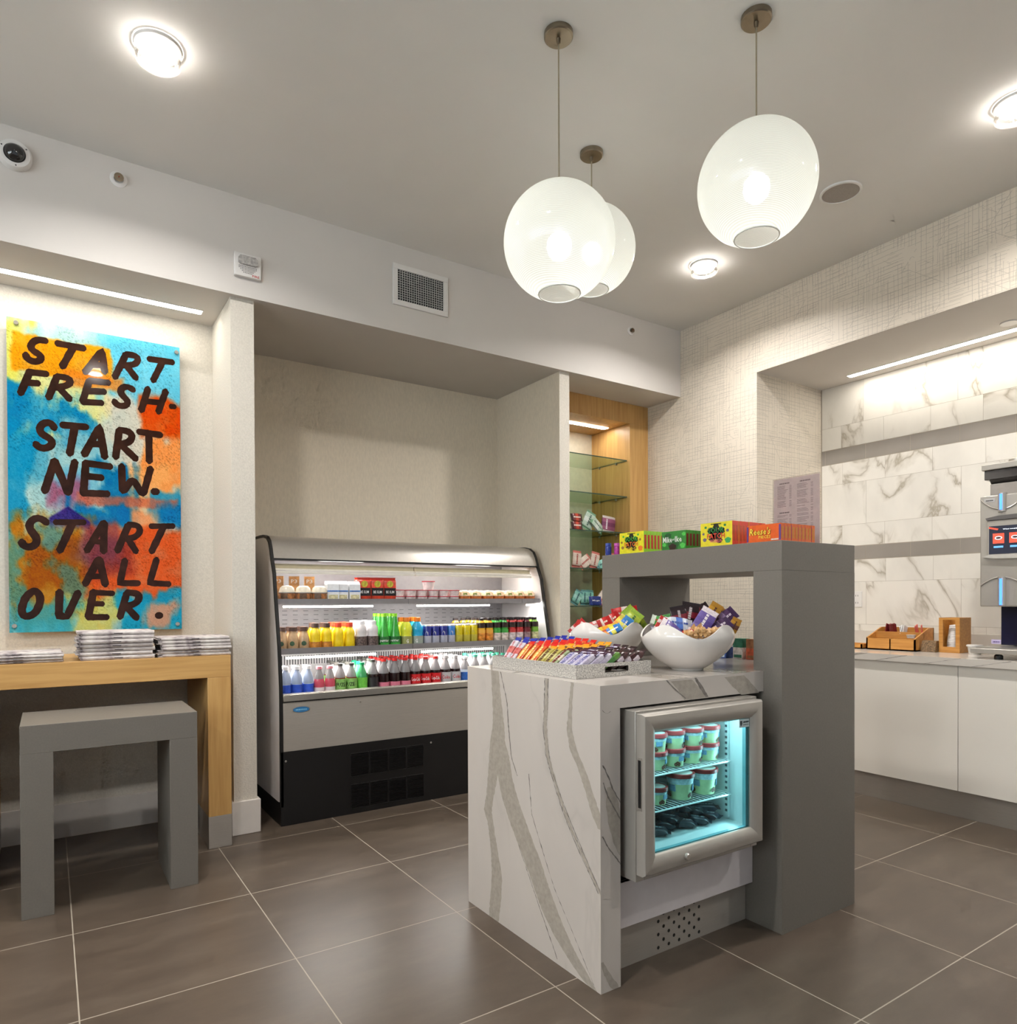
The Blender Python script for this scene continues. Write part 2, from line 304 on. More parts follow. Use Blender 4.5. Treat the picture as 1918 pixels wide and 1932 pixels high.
def floor_mat():
    m, nt, b = new_mat('floor_tile')
    g = nt('ShaderNodeNewGeometry'); sp = nt('ShaderNodeSeparateXYZ'); nt.l(g.outputs['Position'], sp.inputs[0])
    dx = nt.math('PINGPONG', nt.math('ADD', sp.outputs['X'], 20*.61-.0633), .305)
    dy = nt.math('PINGPONG', nt.math('ADD', sp.outputs['Y'], 20*.61-3.4967), .305)
    gr = nt.math('LESS_THAN', nt.math('MINIMUM', dx, dy), .0019)
    ix = nt.math('FLOOR', nt.math('DIVIDE', nt.math('ADD', sp.outputs['X'], 20*.61-.0633), .61))
    iy = nt.math('FLOOR', nt.math('DIVIDE', nt.math('ADD', sp.outputs['Y'], 20*.61-3.4967), .61))
    cv = nt('ShaderNodeCombineXYZ'); nt.l(nt.math('MULTIPLY', ix, 3.7), cv.inputs[0]); nt.l(nt.math('MULTIPLY', iy, 5.3), cv.inputs[1])
    va = nt('ShaderNodeVectorMath', operation='ADD'); nt.l(g.outputs['Position'], va.inputs[0]); nt.l(cv.outputs[0], va.inputs[1])
    mp = nt('ShaderNodeMapping'); mp.inputs['Scale'].default_value = (1.6, 4.5, 1); nt.l(va.outputs[0], mp.inputs[0])
    n1 = nt('ShaderNodeTexNoise'); n1.inputs['Scale'].default_value = 1.6; n1.inputs['Detail'].default_value = 6; n1.inputs['Roughness'].default_value = .65; nt.l(mp.outputs[0], n1.inputs['Vector'])
    base = nt.ramp(n1.outputs[0], [(.3, lin((77, 66, 56))), (.52, lin((86, 74, 63))), (.75, lin((97, 85, 73)))])
    nt.l(nt.mix(gr, base, lin((158, 147, 132))), b.inputs['Base Color'])
    n2 = nt('ShaderNodeTexNoise'); n2.inputs['Scale'].default_value = 130; n2.inputs['Detail'].default_value = 3; nt.l(g.outputs['Position'], n2.inputs['Vector'])
    nt.l(nt.math('ADD', nt.math('MULTIPLY', n1.outputs[0], .12), nt.math('ADD', nt.math('MULTIPLY', gr, .3), .27)), b.inputs['Roughness'])
    bp = nt('ShaderNodeBump'); bp.inputs['Strength'].default_value = .12; bp.inputs['Distance'].default_value = .002
    nt.l(nt.math('SUBTRACT', nt.math('MULTIPLY', n2.outputs[0], .3), gr), bp.inputs['Height']); nt.l(bp.outputs[0], b.inputs['Normal'])
    b.inputs['Specular IOR Level'].default_value = .5
    return m
def marble_mat(name, base, vein, scale, thin, seed=0, rough=.12, amount=1.0, uneven=True):
    m, nt, b = new_mat(name)
    g = nt('ShaderNodeTexCoord'); src = g.outputs['Object']
    at = nt('ShaderNodeAttribute', attribute_name='tile')
    va = nt('ShaderNodeVectorMath', operation='MULTIPLY_ADD'); nt.l(at.outputs['Vector'], va.inputs[0]); va.inputs[1].default_value = (17, 23, 31); nt.l(src, va.inputs[2])
    mp = nt('ShaderNodeMapping'); mp.inputs['Location'].default_value = (seed, seed*.7, 0); mp.inputs['Rotation'].default_value = (.6, .2, .3); mp.inputs['Scale'].default_value = (1, 1, .55); nt.l(va.outputs[0], mp.inputs[0])
    n1 = nt('ShaderNodeTexNoise'); n1.inputs['Scale'].default_value = scale; n1.inputs['Detail'].default_value = 5; n1.inputs['Distortion'].default_value = .6; nt.l(mp.outputs[0], n1.inputs['Vector'])
    d = nt.math('ABSOLUTE', nt.math('SUBTRACT', n1.outputs[0], .5))
    v1 = nt.ramp(d, [(0, 1.0), (thin, .35), (thin*3.2, 0.0)])
    n2 = nt('ShaderNodeTexNoise'); n2.inputs['Scale'].default_value = scale*.9; nt.l(mp.outputs[0], n2.inputs['Vector'])
    msk = nt.ramp(n2.outputs[0], [(.46, 0.0), (.6, 1.0)])
    f = nt.math('MULTIPLY', nt.math('MULTIPLY', v1, msk), amount)
    n3 = nt('ShaderNodeTexNoise'); n3.inputs['Scale'].default_value = scale*2; n3.inputs['Detail'].default_value = 4; nt.l(mp.outputs[0], n3.inputs['Vector'])
    c2 = lin(base); bc = nt.ramp(n3.outputs[0], [(.3, tuple(x*.90 for x in c2[:3])+(1,)), (.6, c2)])
    nt.l(nt.mix(f, bc, lin(vein)), b.inputs['Base Color'])
    b.inputs['Roughness'].default_value = rough; return m
def wood_mat(name, col, dark, scale=1.0, axis='X', rough=.38):
    m, nt, b = new_mat(name)
    tc = nt('ShaderNodeTexCoord'); mp = nt('ShaderNodeMapping')
    st = {'X': (1.2, 22, 22), 'Z': (22, 22, 1.2), 'Y': (22, 1.2, 22)}[axis]
    mp.inputs['Scale'].default_value = tuple(x*scale for x in st); nt.l(tc.outputs['Object'], mp.inputs[0])
    n1 = nt('ShaderNodeTexNoise'); n1.inputs['Scale'].default_value = 2.2; n1.inputs['Detail'].default_value = 5; n1.inputs['Distortion'].default_value = .5; nt.l(mp.outputs[0], n1.inputs['Vector'])
    nt.l(nt.ramp(n1.outputs[0], [(.25, lin(dark)), (.6, lin(col))]), b.inputs['Base Color'])
    b.inputs['Roughness'].default_value = rough; return m
M_CEIL = pm('ceiling_paint', (234, 232, 228), .9, var=.015, vs=3)
M_SOFF = pm('soffit_paint', (212, 206, 200), .9, var=.015, vs=3, bump=.1, bs=250)
M_ALC = pm('linen_wallcovering', (226, 213, 192), .8, var=.05, vs=90, bump=.25, bs=350, stretch=(1, 1, .35))
M_STIP = pm('stipple_wallcovering', (206, 199, 187), .75, var=.07, vs=120, bump=.6, bs=160)
M_TRIMW = pm('white_trim_paint', (216, 208, 200), .45, var=.02)
M_WP = wallpaper_mat(); M_FLOOR = floor_mat()
M_TILE = marble_mat('calacatta_tile', (232, 226, 216), (158, 146, 126), 2.6, .014, 3, .16, .8)
M_QUARTZ = marble_mat('quartz_slab', (200, 191, 183), (150, 143, 136), 1.4, .006, 9, .14, .35)
M_GLASSBAND = pm('grey_glass_tile', (150, 142, 134), .08, var=.05, vs=5, spec=.6)
M_GROUT = pm('tile_grout', (166, 154, 138), .9)
M_MAPLE = wood_mat('maple_veneer', (204, 160, 98), (184, 138, 78))
M_MAPLEZ = wood_mat('maple_veneer_upright', (204, 160, 98), (184, 138, 78), axis='Z')
M_BAMBOO = wood_mat('bamboo', (206, 146, 72), (180, 118, 50), 1.5, 'Y')
M_GREYLAM = pm('grey_laminate', (114, 108, 100), .48, var=.05, vs=160, stretch=(1, 1, 1))
M_STEEL = pm('brushed_steel', (176, 168, 158), .38, metal=.35, var=.06, vs=40, stretch=(.4, .4, 30))
M_STEELH = pm('brushed_steel_fine', (190, 184, 176), .3, metal=.75, var=.03, vs=60)
M_ALU = pm('silver_paint', (176, 170, 162), .36, metal=.45, var=.02)
M_BLACK = pm('black_plastic', (20, 18, 17), .4, var=.1)
M_WHITE = pm('white_plastic', (226, 222, 218), .35, var=.02)
M_WHITELAM = pm('white_gloss_laminate', (238, 231, 220), .16, var=.02, vs=2)
M_LED = emit('led_strip', (255, 250, 240), E_STRIP)
M_FLED = emit('cooler_led', (255, 253, 246), E_FRIDGE)

# ------------------------------------------------------------------ room
XL, XR, YF, CEIL, SOF = -3.2, 4.008, -2.6, 3.22, 2.722
b = MB(); b.box(XL, 5.2, YF, 4.9, -.1, 0); struct(b, 'floor', M_FLOOR)
b = MB(); b.box(XL, 5.2, YF, 4.9, CEIL, CEIL+.1); struct(b, 'ceiling', M_CEIL)
# dropped soffit over the wall recesses
b = MB(); b.box(XL, XR, 3.63, 4.9, SOF, CEIL); struct(b, 'trim_1', M_SOFF)
b = MB(); b.box(XL, .78, 4.12, 4.3, 0, SOF); struct(b, 'wall_back_left', M_STIP)
b = MB(); b.box(.885, 2.87, 4.43, 4.6, 0, SOF); struct(b, 'wall_back', M_ALC)
b = MB(); b.box(.775, .889, 3.66, 4.6, 0, SOF, 0)
for f in range(len(b.f)): b.m[f] = 0
b.m[5] = 1
struct(b, 'wall_pier_left', [M_STIP, M_ALC])
b = MB(); b.box(2.87, 2.955, 3.66, 4.6, 0, SOF, 0); b.m[4] = 1; struct(b, 'wall_pier_right', [M_STIP, M_ALC])
def baseboard(name, x0, x1, y0, y1, h=.17):
    b = MB(); b.box(x0, x1, y0, y1, 0, h); return struct(b, name, M_TRIMW, .002)
baseboard('baseboard_left', XL, .76, 4.107, 4.12)
baseboard('baseboard_pier', .762, .903, 3.645, 3.66)
b = MB(); b.box(.889, .903, 3.66, 4.42, 0, .17); struct(b, 'baseboard_pier_side', M_TRIMW, .002)
b = MB(); b.box(.762, .775, 3.66, 4.107, 0, .17); struct(b, 'baseboard_pier_inner', M_TRIMW, .002)
baseboard('baseboard_right', 2.855, 2.968, 3.645, 3.66)
# right wall: papered wall with a tall recess for the coffee counter
b = MB()
b.box(XR, 5.0, 2.955, 4.9, 0, CEIL); b.box(XR, 5.0, YF, 2.955, SOF, CEIL)
o = struct(b, 'wall_right', [M_WP, M_SOFF])
o.data.polygons[6].material_index = 1
b = MB(); b.box(4.7579, 4.95, YF, 2.955, 0, SOF); struct(b, 'wall_right_recess', M_GROUT)
# tiles as shallow bevelled slabs
def rect_tiles():
    rnd = random.Random(4); b = MB(); vals = []
    def tile(y0, y1, z0, z1, m):
        g = .0008 if m == 0 else .0016
        y0 = max(y0, -1.6); y1 = min(y1, 2.949)
        if y1-y0 < .01: return
        b.box(4.757 if m == 0 else 4.7573, 4.7685, y0+g, y1-g, z0+g, z1-g, m); vals.append((rnd.random(), rnd.random(), rnd.random()))
    rows = [(2.43, 2.722, .6, 2.64, 0), (2.27, 2.43, .3, 2.80, 0), (2.165, 2.268, .298, 2.625, 1), (2.012, 2.163, .302, 2.49, 0), (1.715, 2.012, .6, 2.62, 0),
            (1.563, 1.715, .302, 2.19, 0), (1.466, 1.561, .298, 2.622, 1), (1.308, 1.464, .302, 2.485, 0), (1.01, 1.308, .6, 2.62, 0), (.86, 1.01, .302, 2.485, 0)]
    for z0, z1, p, y0, m in rows:
        k0 = -18
        for k in range(k0, 8):
            a = y0+k*p; tile(a, a+p, z0, z1, m)
    o = struct(b, 'wall_right_tiles', [M_TILE, M_GLASSBAND])
    at = o.data.attributes.new('tile', 'FLOAT_VECTOR', 'POINT'); arr = []
    for v in vals: arr += list(v)*8
    at.data.foreach_set('vector', arr)
rect_tiles()
# room behind the camera: daylight enters through a shopfront window in the front wall
b = MB()
for a in ((YF, -1.9, 0, CEIL), (2.6, 4.3, 0, CEIL), (-1.9, 2.6, 0, 1.55), (-1.9, 2.6, 2.95, CEIL)): b.box(XL-.1, XL, a[0], a[1], a[2], a[3])
struct(b, 'wall_left', M_STIP)
struct(MB().box(XL-.055, XL-.047, -1.9, 2.6, 1.55, 2.95), 'added_window', thin_glass('window_glass', (236, 242, 244)))  # unseen side window, added so light comes in from the left
b = MB()
for y in (-1.9, -.42, 1.07, 2.55): b.box(XL-.08, XL-.02, y, y+.05, 1.55, 2.95)
for z in (1.55, 2.9): b.box(XL-.08, XL-.02, -1.9, 2.6, z, z+.05)
struct(b, 'trim_3', M_STEELH)
area_light('daylight', (XL-.4, .35, 2.25), 4.6, P_SIDEFILL, (.99, .99, 1), (PI/2+.2, 0, -PI/2), 1.4)  # added fill lamp, set high to brighten ceiling and left-facing sides

b = MB()
for a in ((XL-.1, 5.1, 0, .25), (XL-.1, 5.1, 2.95, CEIL), (XL-.1, -2.6, .25, 2.95), (3.6, 5.1, .25, 2.95)): b.box(a[0], a[1], YF-.1, YF, a[2], a[3])
struct(b, 'wall_front', M_STIP)
win = struct(MB().box(-2.6, 3.6, YF-.055, YF-.047, .25, 2.95), 'window_1', thin_glass('window_glass', (236, 242, 244)))
b = MB()
for x in (-2.6, -1.08, .47, 2.02, 3.55): b.box(x, x+.05, YF-.08, YF-.02, .25, 2.95)
for z in (.25, 2.9): b.box(-2.6, 3.6, YF-.08, YF-.02, z, z+.05)
struct(b, 'trim_2', M_STEELH)
area_light('daylight', (.5, YF-.35, 1.7), 6.4, P_DAY, (.93, .94, 1.0), (PI/2+.35, 0, 0), 2.6)
b = None
# ------------------------------------------------------------------ ceiling fixtures
M_RING = plastic_clear('frosted_ring', (236, 234, 230), .55, .3)
def downlight(x, y, label, power=P_DOWN, z=CEIL):
    t = thing('recessed_downlight', (x, y, z), label, 'ceiling light', 'recessed downlights in the ceiling')
    b = MB(); b.lathe([(.062, -.012), (.072, -.014), (.08, -.01), (.083, -.001)], 40, cx=x, cy=y, cz=z, close=False); part(b, 'trim_ring', M_WHITE, t)
    b = MB(); b.lathe([(.058, -.001), (.060, -.026), (.052, -.034), (.001, -.038)], 40, cx=x, cy=y, cz=z, close=False)
    part(b, 'lens', emit('downlight_lens', (255, 248, 240), 44), t)
    b = MB(); b.lathe([(.066, -.040), (.076, -.040), (.077, -.055), (.067, -.055), (.066, -.040)], 40, cx=x, cy=y, cz=z, close=False)
    for k in range(3):
        a = k*2*PI/3+.5; b.tube([(x+.071*math.cos(a), y+.071*math.sin(a), z-.002), (x+.071*math.cos(a), y+.071*math.sin(a), z-.045)], .0015, 6)
    part(b, 'drop_ring', M_RING, t)
    area_light('lamp', (x, y, z-.06), .11, power, parent=t, spread=2.65)
for (x, y, lb) in [(.352, 2.82, 'round recessed downlight with dropped ring above the painted poster'),
                   (3.336, 2.832, 'round recessed downlight near the papered wall, beyond the pendants'),
                   (3.336, 1.213, 'round recessed downlight cut by the right edge of the photo')]:
    downlight(x, y, lb)
for i, (x, y) in enumerate([(.352, 1.213), (-2.0, 2.82), (-2.0, 1.213), (3.336, -.4)]):
    t_ = ['above and just ahead of the viewer', 'far left of the room, left of the poster', 'left of the viewer', 'behind the viewer to the right', 'over the entrance behind the viewer'][i]
    downlight(x, y, 'round recessed downlight '+t_)

def strip(name, x0, x1, y0, y1, z, label, group=None):
    t = thing(name, ((x0+x1)/2, (y0+y1)/2, z), label, 'strip light', group)
    b = MB(); b.box(x0, x1, y0, y1, z-.004, z-.0005); part(b, 'diffuser', M_LED, t)
    b = MB(); g = .006
    for a in ((x0-g, x1+g, y0-g, y0), (x0-g, x1+g, y1, y1+g), (x0-g, x0, y0, y1), (x1, x1+g, y0, y1)): b.box(*a, z-.003, z-.0005)
    part(b, 'frame', M_WHITE, t)
strip('linear_light', -2.4, .69, 3.925, 3.972, SOF, 'long linear light in the recess soffit above the painted poster')
strip('linear_light', 4.595, 4.642, -1.2, 2.663, SOF, 'long linear light above the marble tiled recess')
strip('linear_light', 3.1, 3.755, 4.155, 4.21, 2.569, 'short linear light inside the top of the maple niche')

# blank cover disc on the right recess soffit, ceiling speaker
b = MB(); b.lathe([(.045, -.0005), (.044, -.006), (.001, -.007)], 32, cx=4.481, cy=1.66, cz=SOF, close=False)
solo(b, 'cover_disc', M_WHITE, (4.481, 1.66, SOF), 'white round cover plate beside the linear light over the tiled recess', 'cover plate')
t = thing('ceiling_speaker', (3.32, 1.958, CEIL), 'flush round ceiling speaker right of the tallest pendant', 'speaker')
b = MB(); b.lathe([(.085, -.0005), (.098, -.001), (.096, -.008), (.086, -.009), (.085, -.004)], 48, cx=3.32, cy=1.958, cz=CEIL, close=False); part(b, 'rim', M_CEIL, t)
b = MB(); b.lathe([(.086, -.006), (.001, -.006)], 48, cx=3.32, cy=1.958, cz=CEIL, close=False); part(b, 'grille', pm('speaker_mesh', (168, 160, 152), .8, vs=900, var=.25), t)

# pendants
def sphere_mat():
    m, nt, b = new_mat('ribbed_glass'); out = nt.n['Material Output']
    tc = nt('ShaderNodeTexCoord'); sp = nt('ShaderNodeSeparateXYZ'); nt.l(tc.outputs['Object'], sp.inputs[0])
    nz = nt('ShaderNodeTexNoise'); nz.inputs['Scale'].default_value = 5; nt.l(tc.outputs['Object'], nz.inputs['Vector'])
    z = nt.math('ADD', sp.outputs['Z'], nt.math('ADD', nt.math('MULTIPLY', nz.outputs[0], .006), nt.math('MULTIPLY', sp.outputs['X'], .12)))
    wv = nt.math('ADD', nt.math('MULTIPLY', nt.math('SINE', nt.math('MULTIPLY', z, 2*PI/.0040)), .5), .5)
    op = nt.math('ADD', nt.math('MULTIPLY', wv, .34), .46)
    lw = nt('ShaderNodeLayerWeight'); lw.inputs[0].default_value = .3
    op2 = nt.math('MINIMUM', nt.math('ADD', op, nt.math('MULTIPLY', lw.outputs['Facing'], .35)), .97)
    df = nt('ShaderNodeBsdfDiffuse'); df.inputs[0].default_value = lin((238, 240, 234))
    tl = nt('ShaderNodeBsdfTranslucent'); tl.inputs[0].default_value = lin((244, 246, 240))
    m1 = nt('ShaderNodeMixShader'); m1.inputs[0].default_value = .72; nt.l(df.outputs[0], m1.inputs[1]); nt.l(tl.outputs[0], m1.inputs[2])
    tr = nt('ShaderNodeBsdfTransparent'); m2 = nt('ShaderNodeMixShader'); nt.l(op2, m2.inputs[0]); nt.l(tr.outputs[0], m2.inputs[1]); nt.l(m1.outputs[0], m2.inputs[2])
    gl = nt('ShaderNodeBsdfGlossy'); gl.inputs['Roughness'].default_value = .05
    m3 = nt('ShaderNodeMixShader'); nt.l(nt.math('ADD', nt.math('MULTIPLY', lw.outputs['Facing'], .12), .02), m3.inputs[0]); nt.l(m2.outputs[0], m3.inputs[1]); nt.l(gl.outputs[0], m3.inputs[2])
    nt.l(m3.outputs[0], out.inputs[0]); return m
M_SPH = sphere_mat(); M_NICK = pm('satin_nickel', (150, 138, 120), .35, metal=1)
def pendant(x, y, zc, r, label):
    t = thing('globe_pendant', (x, y, zc), label, 'pendant light', 'three ribbed glass globe pendants')
    b = MB(); b.lathe([(.001, 0), (.052, 0), (.052, -.016), (.048, -.02), (.008, -.021), (.006, -.04), (.001, -.041)], 40, cx=x, cy=y, cz=CEIL, close=False); part(b, 'canopy', M_NICK, t)
    b = MB(); b.tube([(x, y, CEIL-.03), (x, y, zc+r-.01)], .0028, 8); part(b, 'cord', pm('cord', (172, 160, 138), .4, metal=.6), t)
    b = MB(); n = 56; th = math.asin(.075/r)
    prof = [(r*math.sin(PI-th-(PI-th-.03)*k/n), r*math.cos(PI-th-(PI-th-.03)*k/n)) for k in range(n+1)]
    b.lathe(prof, 72, cx=x, cy=y, cz=zc, close=False)
    g = part(b, 'glass_globe', M_SPH, t)
    b = MB(); zr = zc-r*math.cos(th); ring = [(x+.075*math.cos(a*PI/24), y+.075*math.sin(a*PI/24), zr) for a in range(49)]
    b.tube(ring, .0025, 8); part(b, 'rim', pm('clear_rim', (230, 232, 226), .1), g)
    b = MB(); b.lathe([(.001, .07), (.02, .068), (.022, .02), (.001, .02)], 20, cx=x, cy=y, cz=zc, close=False); b.tube([(x, y, zc+.06), (x, y, zc+r)], .004, 8); part(b, 'socket', M_WHITE, t)
    b = MB(); b.lathe([(.001, -.062), (.022, -.058), (.038, -.042), (.045, -.018), (.042, .006), (.030, .022), (.001, .023)], 24, cx=x, cy=y, cz=zc, close=False); part(b, 'bulb', emit('bulb_glass', (255, 253, 248), 8), t)
    l = bpy.data.lights.new('bulb_light', 'POINT'); l.energy = P_PEND; l.shadow_soft_size = .04; l.color = (1, .98, .93)
    o = bpy.data.objects.new('bulb_light', l); COL.objects.link(o); o.parent = t; o.location = (0, 0, -.12)
pendant(1.545, 1.968, 2.472, .2, 'ribbed glass globe pendant hanging lowest, left of the others')
pendant(2.08, 1.534, 2.636, .2, 'ribbed glass globe pendant hanging alone on the right')
pendant(2.078, 2.408, 2.778, .196, 'ribbed glass globe pendant partly hidden behind the lowest globe')

# devices on the soffit face (y = 3.63)
YS = 3.63
def ysph(name, x, z, label, cat, kind):
    T = Matrix.Translation((x, YS, z)) @ Matrix.Rotation(PI/2, 4, 'X')
    t = thing(name, (x, YS, z), label, cat)
    if kind == 'cam':
        b = MB(); b.lathe([(.062, 0), (.062, .02), (.056, .03), (.040, .032), (.039, .02), (.001, .02)], 40, T=T, close=False); part(b, 'housing', M_WHITE, t)
        b = MB(); b.lathe([(.039, .024), (.034, .042), (.022, .053), (.001, .058)], 32, T=T, close=False); part(b, 'dome_cover', pm('smoked_dome', (34, 32, 32), .06, spec=.8), t)
        for k in range(3):
            b = MB(); a = k*2*PI/3+.6; b.lathe([(.003, .03), (.003, .032), (.001, .0325)], 8, T=T @ Matrix.Translation((.05*math.cos(a), .05*math.sin(a), 0)), close=False); part(b, 'screw', M_BLACK, t)
    else:
        r = .036 if kind == 'big' else .03
        b = MB(); b.lathe([(r, 0), (r, .004), (r*.8, .008), (r*.55, .009), (r*.5, .003), (.001, .003)], 32, T=T, close=False); part(b, 'escutcheon', M_WHITE, t)
        b = MB(); b.lathe([(r*.26, .003), (r*.26, .02), (r*.55, .021), (r*.55, .024), (.001, .025)], 16, T=T, close=False)
        for k in (-1, 1): b.box(k*r*.42-.001, k*r*.42+.001, -.002, .002, .004, .022, 0, T)
        part(b, 'sprinkler_head', M_NICK, t)
        b = MB(); b.box(-.002, .002, -.002, .002, .0245, .03, 0, T); part(b, 'bulb', pm('red_glass_bulb', (170, 60, 40), .2), t)
ysph('dome_camera', -.105, 3.094, 'white dome security camera with smoked lens on the soffit, far left', 'camera', 'cam')
ysph('fire_sprinkler', .284, 3.126, 'round sidewall sprinkler on the soffit between the dome camera and alarm', 'sprinkler', 'big')
ysph('fire_sprinkler', 3.495, 3.112, 'small sidewall sprinkler near the corner of the papered wall', 'sprinkler', 'small')
# alarm speaker strobe
t = thing('fire_alarm', (.85, YS, 2.873), 'white square fire alarm speaker strobe on the soffit above the pier', 'fire alarm')
b = MB(); b.box(.785, .914, YS-.022, YS, 2.815, 2.931); part(b, 'faceplate', M_WHITE, t, bevel=.003)
b = MB(); pr = [(.803, 2.878), (.803, 2.904), (.812, 2.915), (.886, 2.915), (.895, 2.904), (.895, 2.878), (.885, 2.872), (.813, 2.872)]
b.prism([(x, z) for x, z in pr], 'y', YS-.034, YS-.022); part(b, 'strobe_lens', pm('strobe_lens', (176, 172, 168), .15, var=.3, vs=90), t)
b = MB()
for j in range(5):
    for i in range(12-2*max(0, j-1)):
        n = 12-2*max(0, j-1); x = .849+(i-(n-1)/2)*.0075; z = 2.864-j*.0075; b.box(x-.002, x+.002, YS-.0228, YS-.0215, z-.002, z+.002)
part(b, 'sound_holes', pm('dark_holes', (90, 84, 80), .8), t)
b = MB(); b.text('FIRE', (.888, YS-.0225, 2.825), (1, 0, 0), (0, 0, 1), .034, .011); part(b, 'lettering', pm('red_ink', (196, 40, 38), .5), t)
# supply air grille
t = thing('air_vent', (1.823, YS, 2.988), 'white wall air vent with egg-crate grid on the soffit', 'air vent')
b = MB(); x0, x1, z0, z1, wd = 1.646, 2.0, 2.874, 3.108, .03
for a in ((x0, x1, z0, z0+wd), (x0, x1, z1-wd, z1), (x0, x0+wd, z0+wd, z1-wd), (x1-wd, x1, z0+wd, z1-wd)): b.box(a[0], a[1], YS-.012, YS, a[2], a[3])
part(b, 'frame', M_WHITE, t, bevel=.002)
b = MB(); b.box(x0+wd, x1-wd, YS-.002, YS-.001, z0+wd, z1-wd); part(b, 'backing', pm('duct_dark', (46, 46, 48), .8), t)
b = MB()
for i in range(1, 20): x = x0+wd+i*(x1-x0-2*wd)/20; b.box(x-.0012, x+.0012, YS-.010, YS-.004, z0+wd, z1-wd)
part(b, 'vertical_blades', pm('vane_paint', (190, 188, 184), .5), t)
b = MB()
for i in range(1, 13): z = z0+wd+i*(z1-z0-2*wd)/13; b.box(x0+wd, x1-wd, YS-.0115, YS-.0075, z-.0012, z+.0012)
part(b, 'horizontal_blades', pm('vane_paint', (190, 188, 184), .5), t)

# ------------------------------------------------------------------ maple niche with glass shelves
YN = 3.97
b = MB()
b.box(2.955, XR, YN, 4.43, 2.57, SOF); b.box(3.812, XR, YN, 4.43, 0, 2.57); b.box(2.955, 3.0, YN, 4.43, 0, 2.57); b.box(3.0, 3.812, YN, 4.43, 0, .56)
t = thing('wall_cabinet', (3.48, 4.2, 0), 'tall built-in maple display niche in the corner by the papered wall', 'display niche')
part(b, 'maple_frame', M_MAPLEZ, t, bevel=.0015)
b = MB(); b.box(2.99, 3.815, 4.425, 4.44, .55, 2.57); part(b, 'back_panel', pm('niche_back', (214, 206, 188), .7), t)
M_GL = thin_glass('shelf_glass', (222, 234, 222)); M_GLE = pm('glass_edge', (52, 74, 62), .1)
SHZ = [.855, 1.141, 1.427, 1.7135, 1.998, 2.284]
for i, z in enumerate(SHZ):
    nm = ['lowest', 'second lowest', 'third lowest', 'third highest', 'second highest', 'highest'][i]
    t = thing('glass_shelf', (3.4, 4.2, z), nm+' glass shelf in the maple niche'+(', empty' if i > 3 else ', holding snack bags' if i else ', hidden behind the island frame'), 'shelf', 'glass shelves in the maple niche')
    b = MB(); b.box(3.003, 3.809, 4.0, 4.42, z-.004, z+.004, 0); b.m[2] = 1; b.m[5] = 1; part(b, 'glass_pane', [M_GL, M_GLE], t)
    for x in (3.003, 3.797):
        for y in (4.12, 4.32):
            b = MB(); b.box(x, x+.012, y-.005, y+.005, z-.016, z-.0045); part(b, 'shelf_pin', M_STEELH, t)

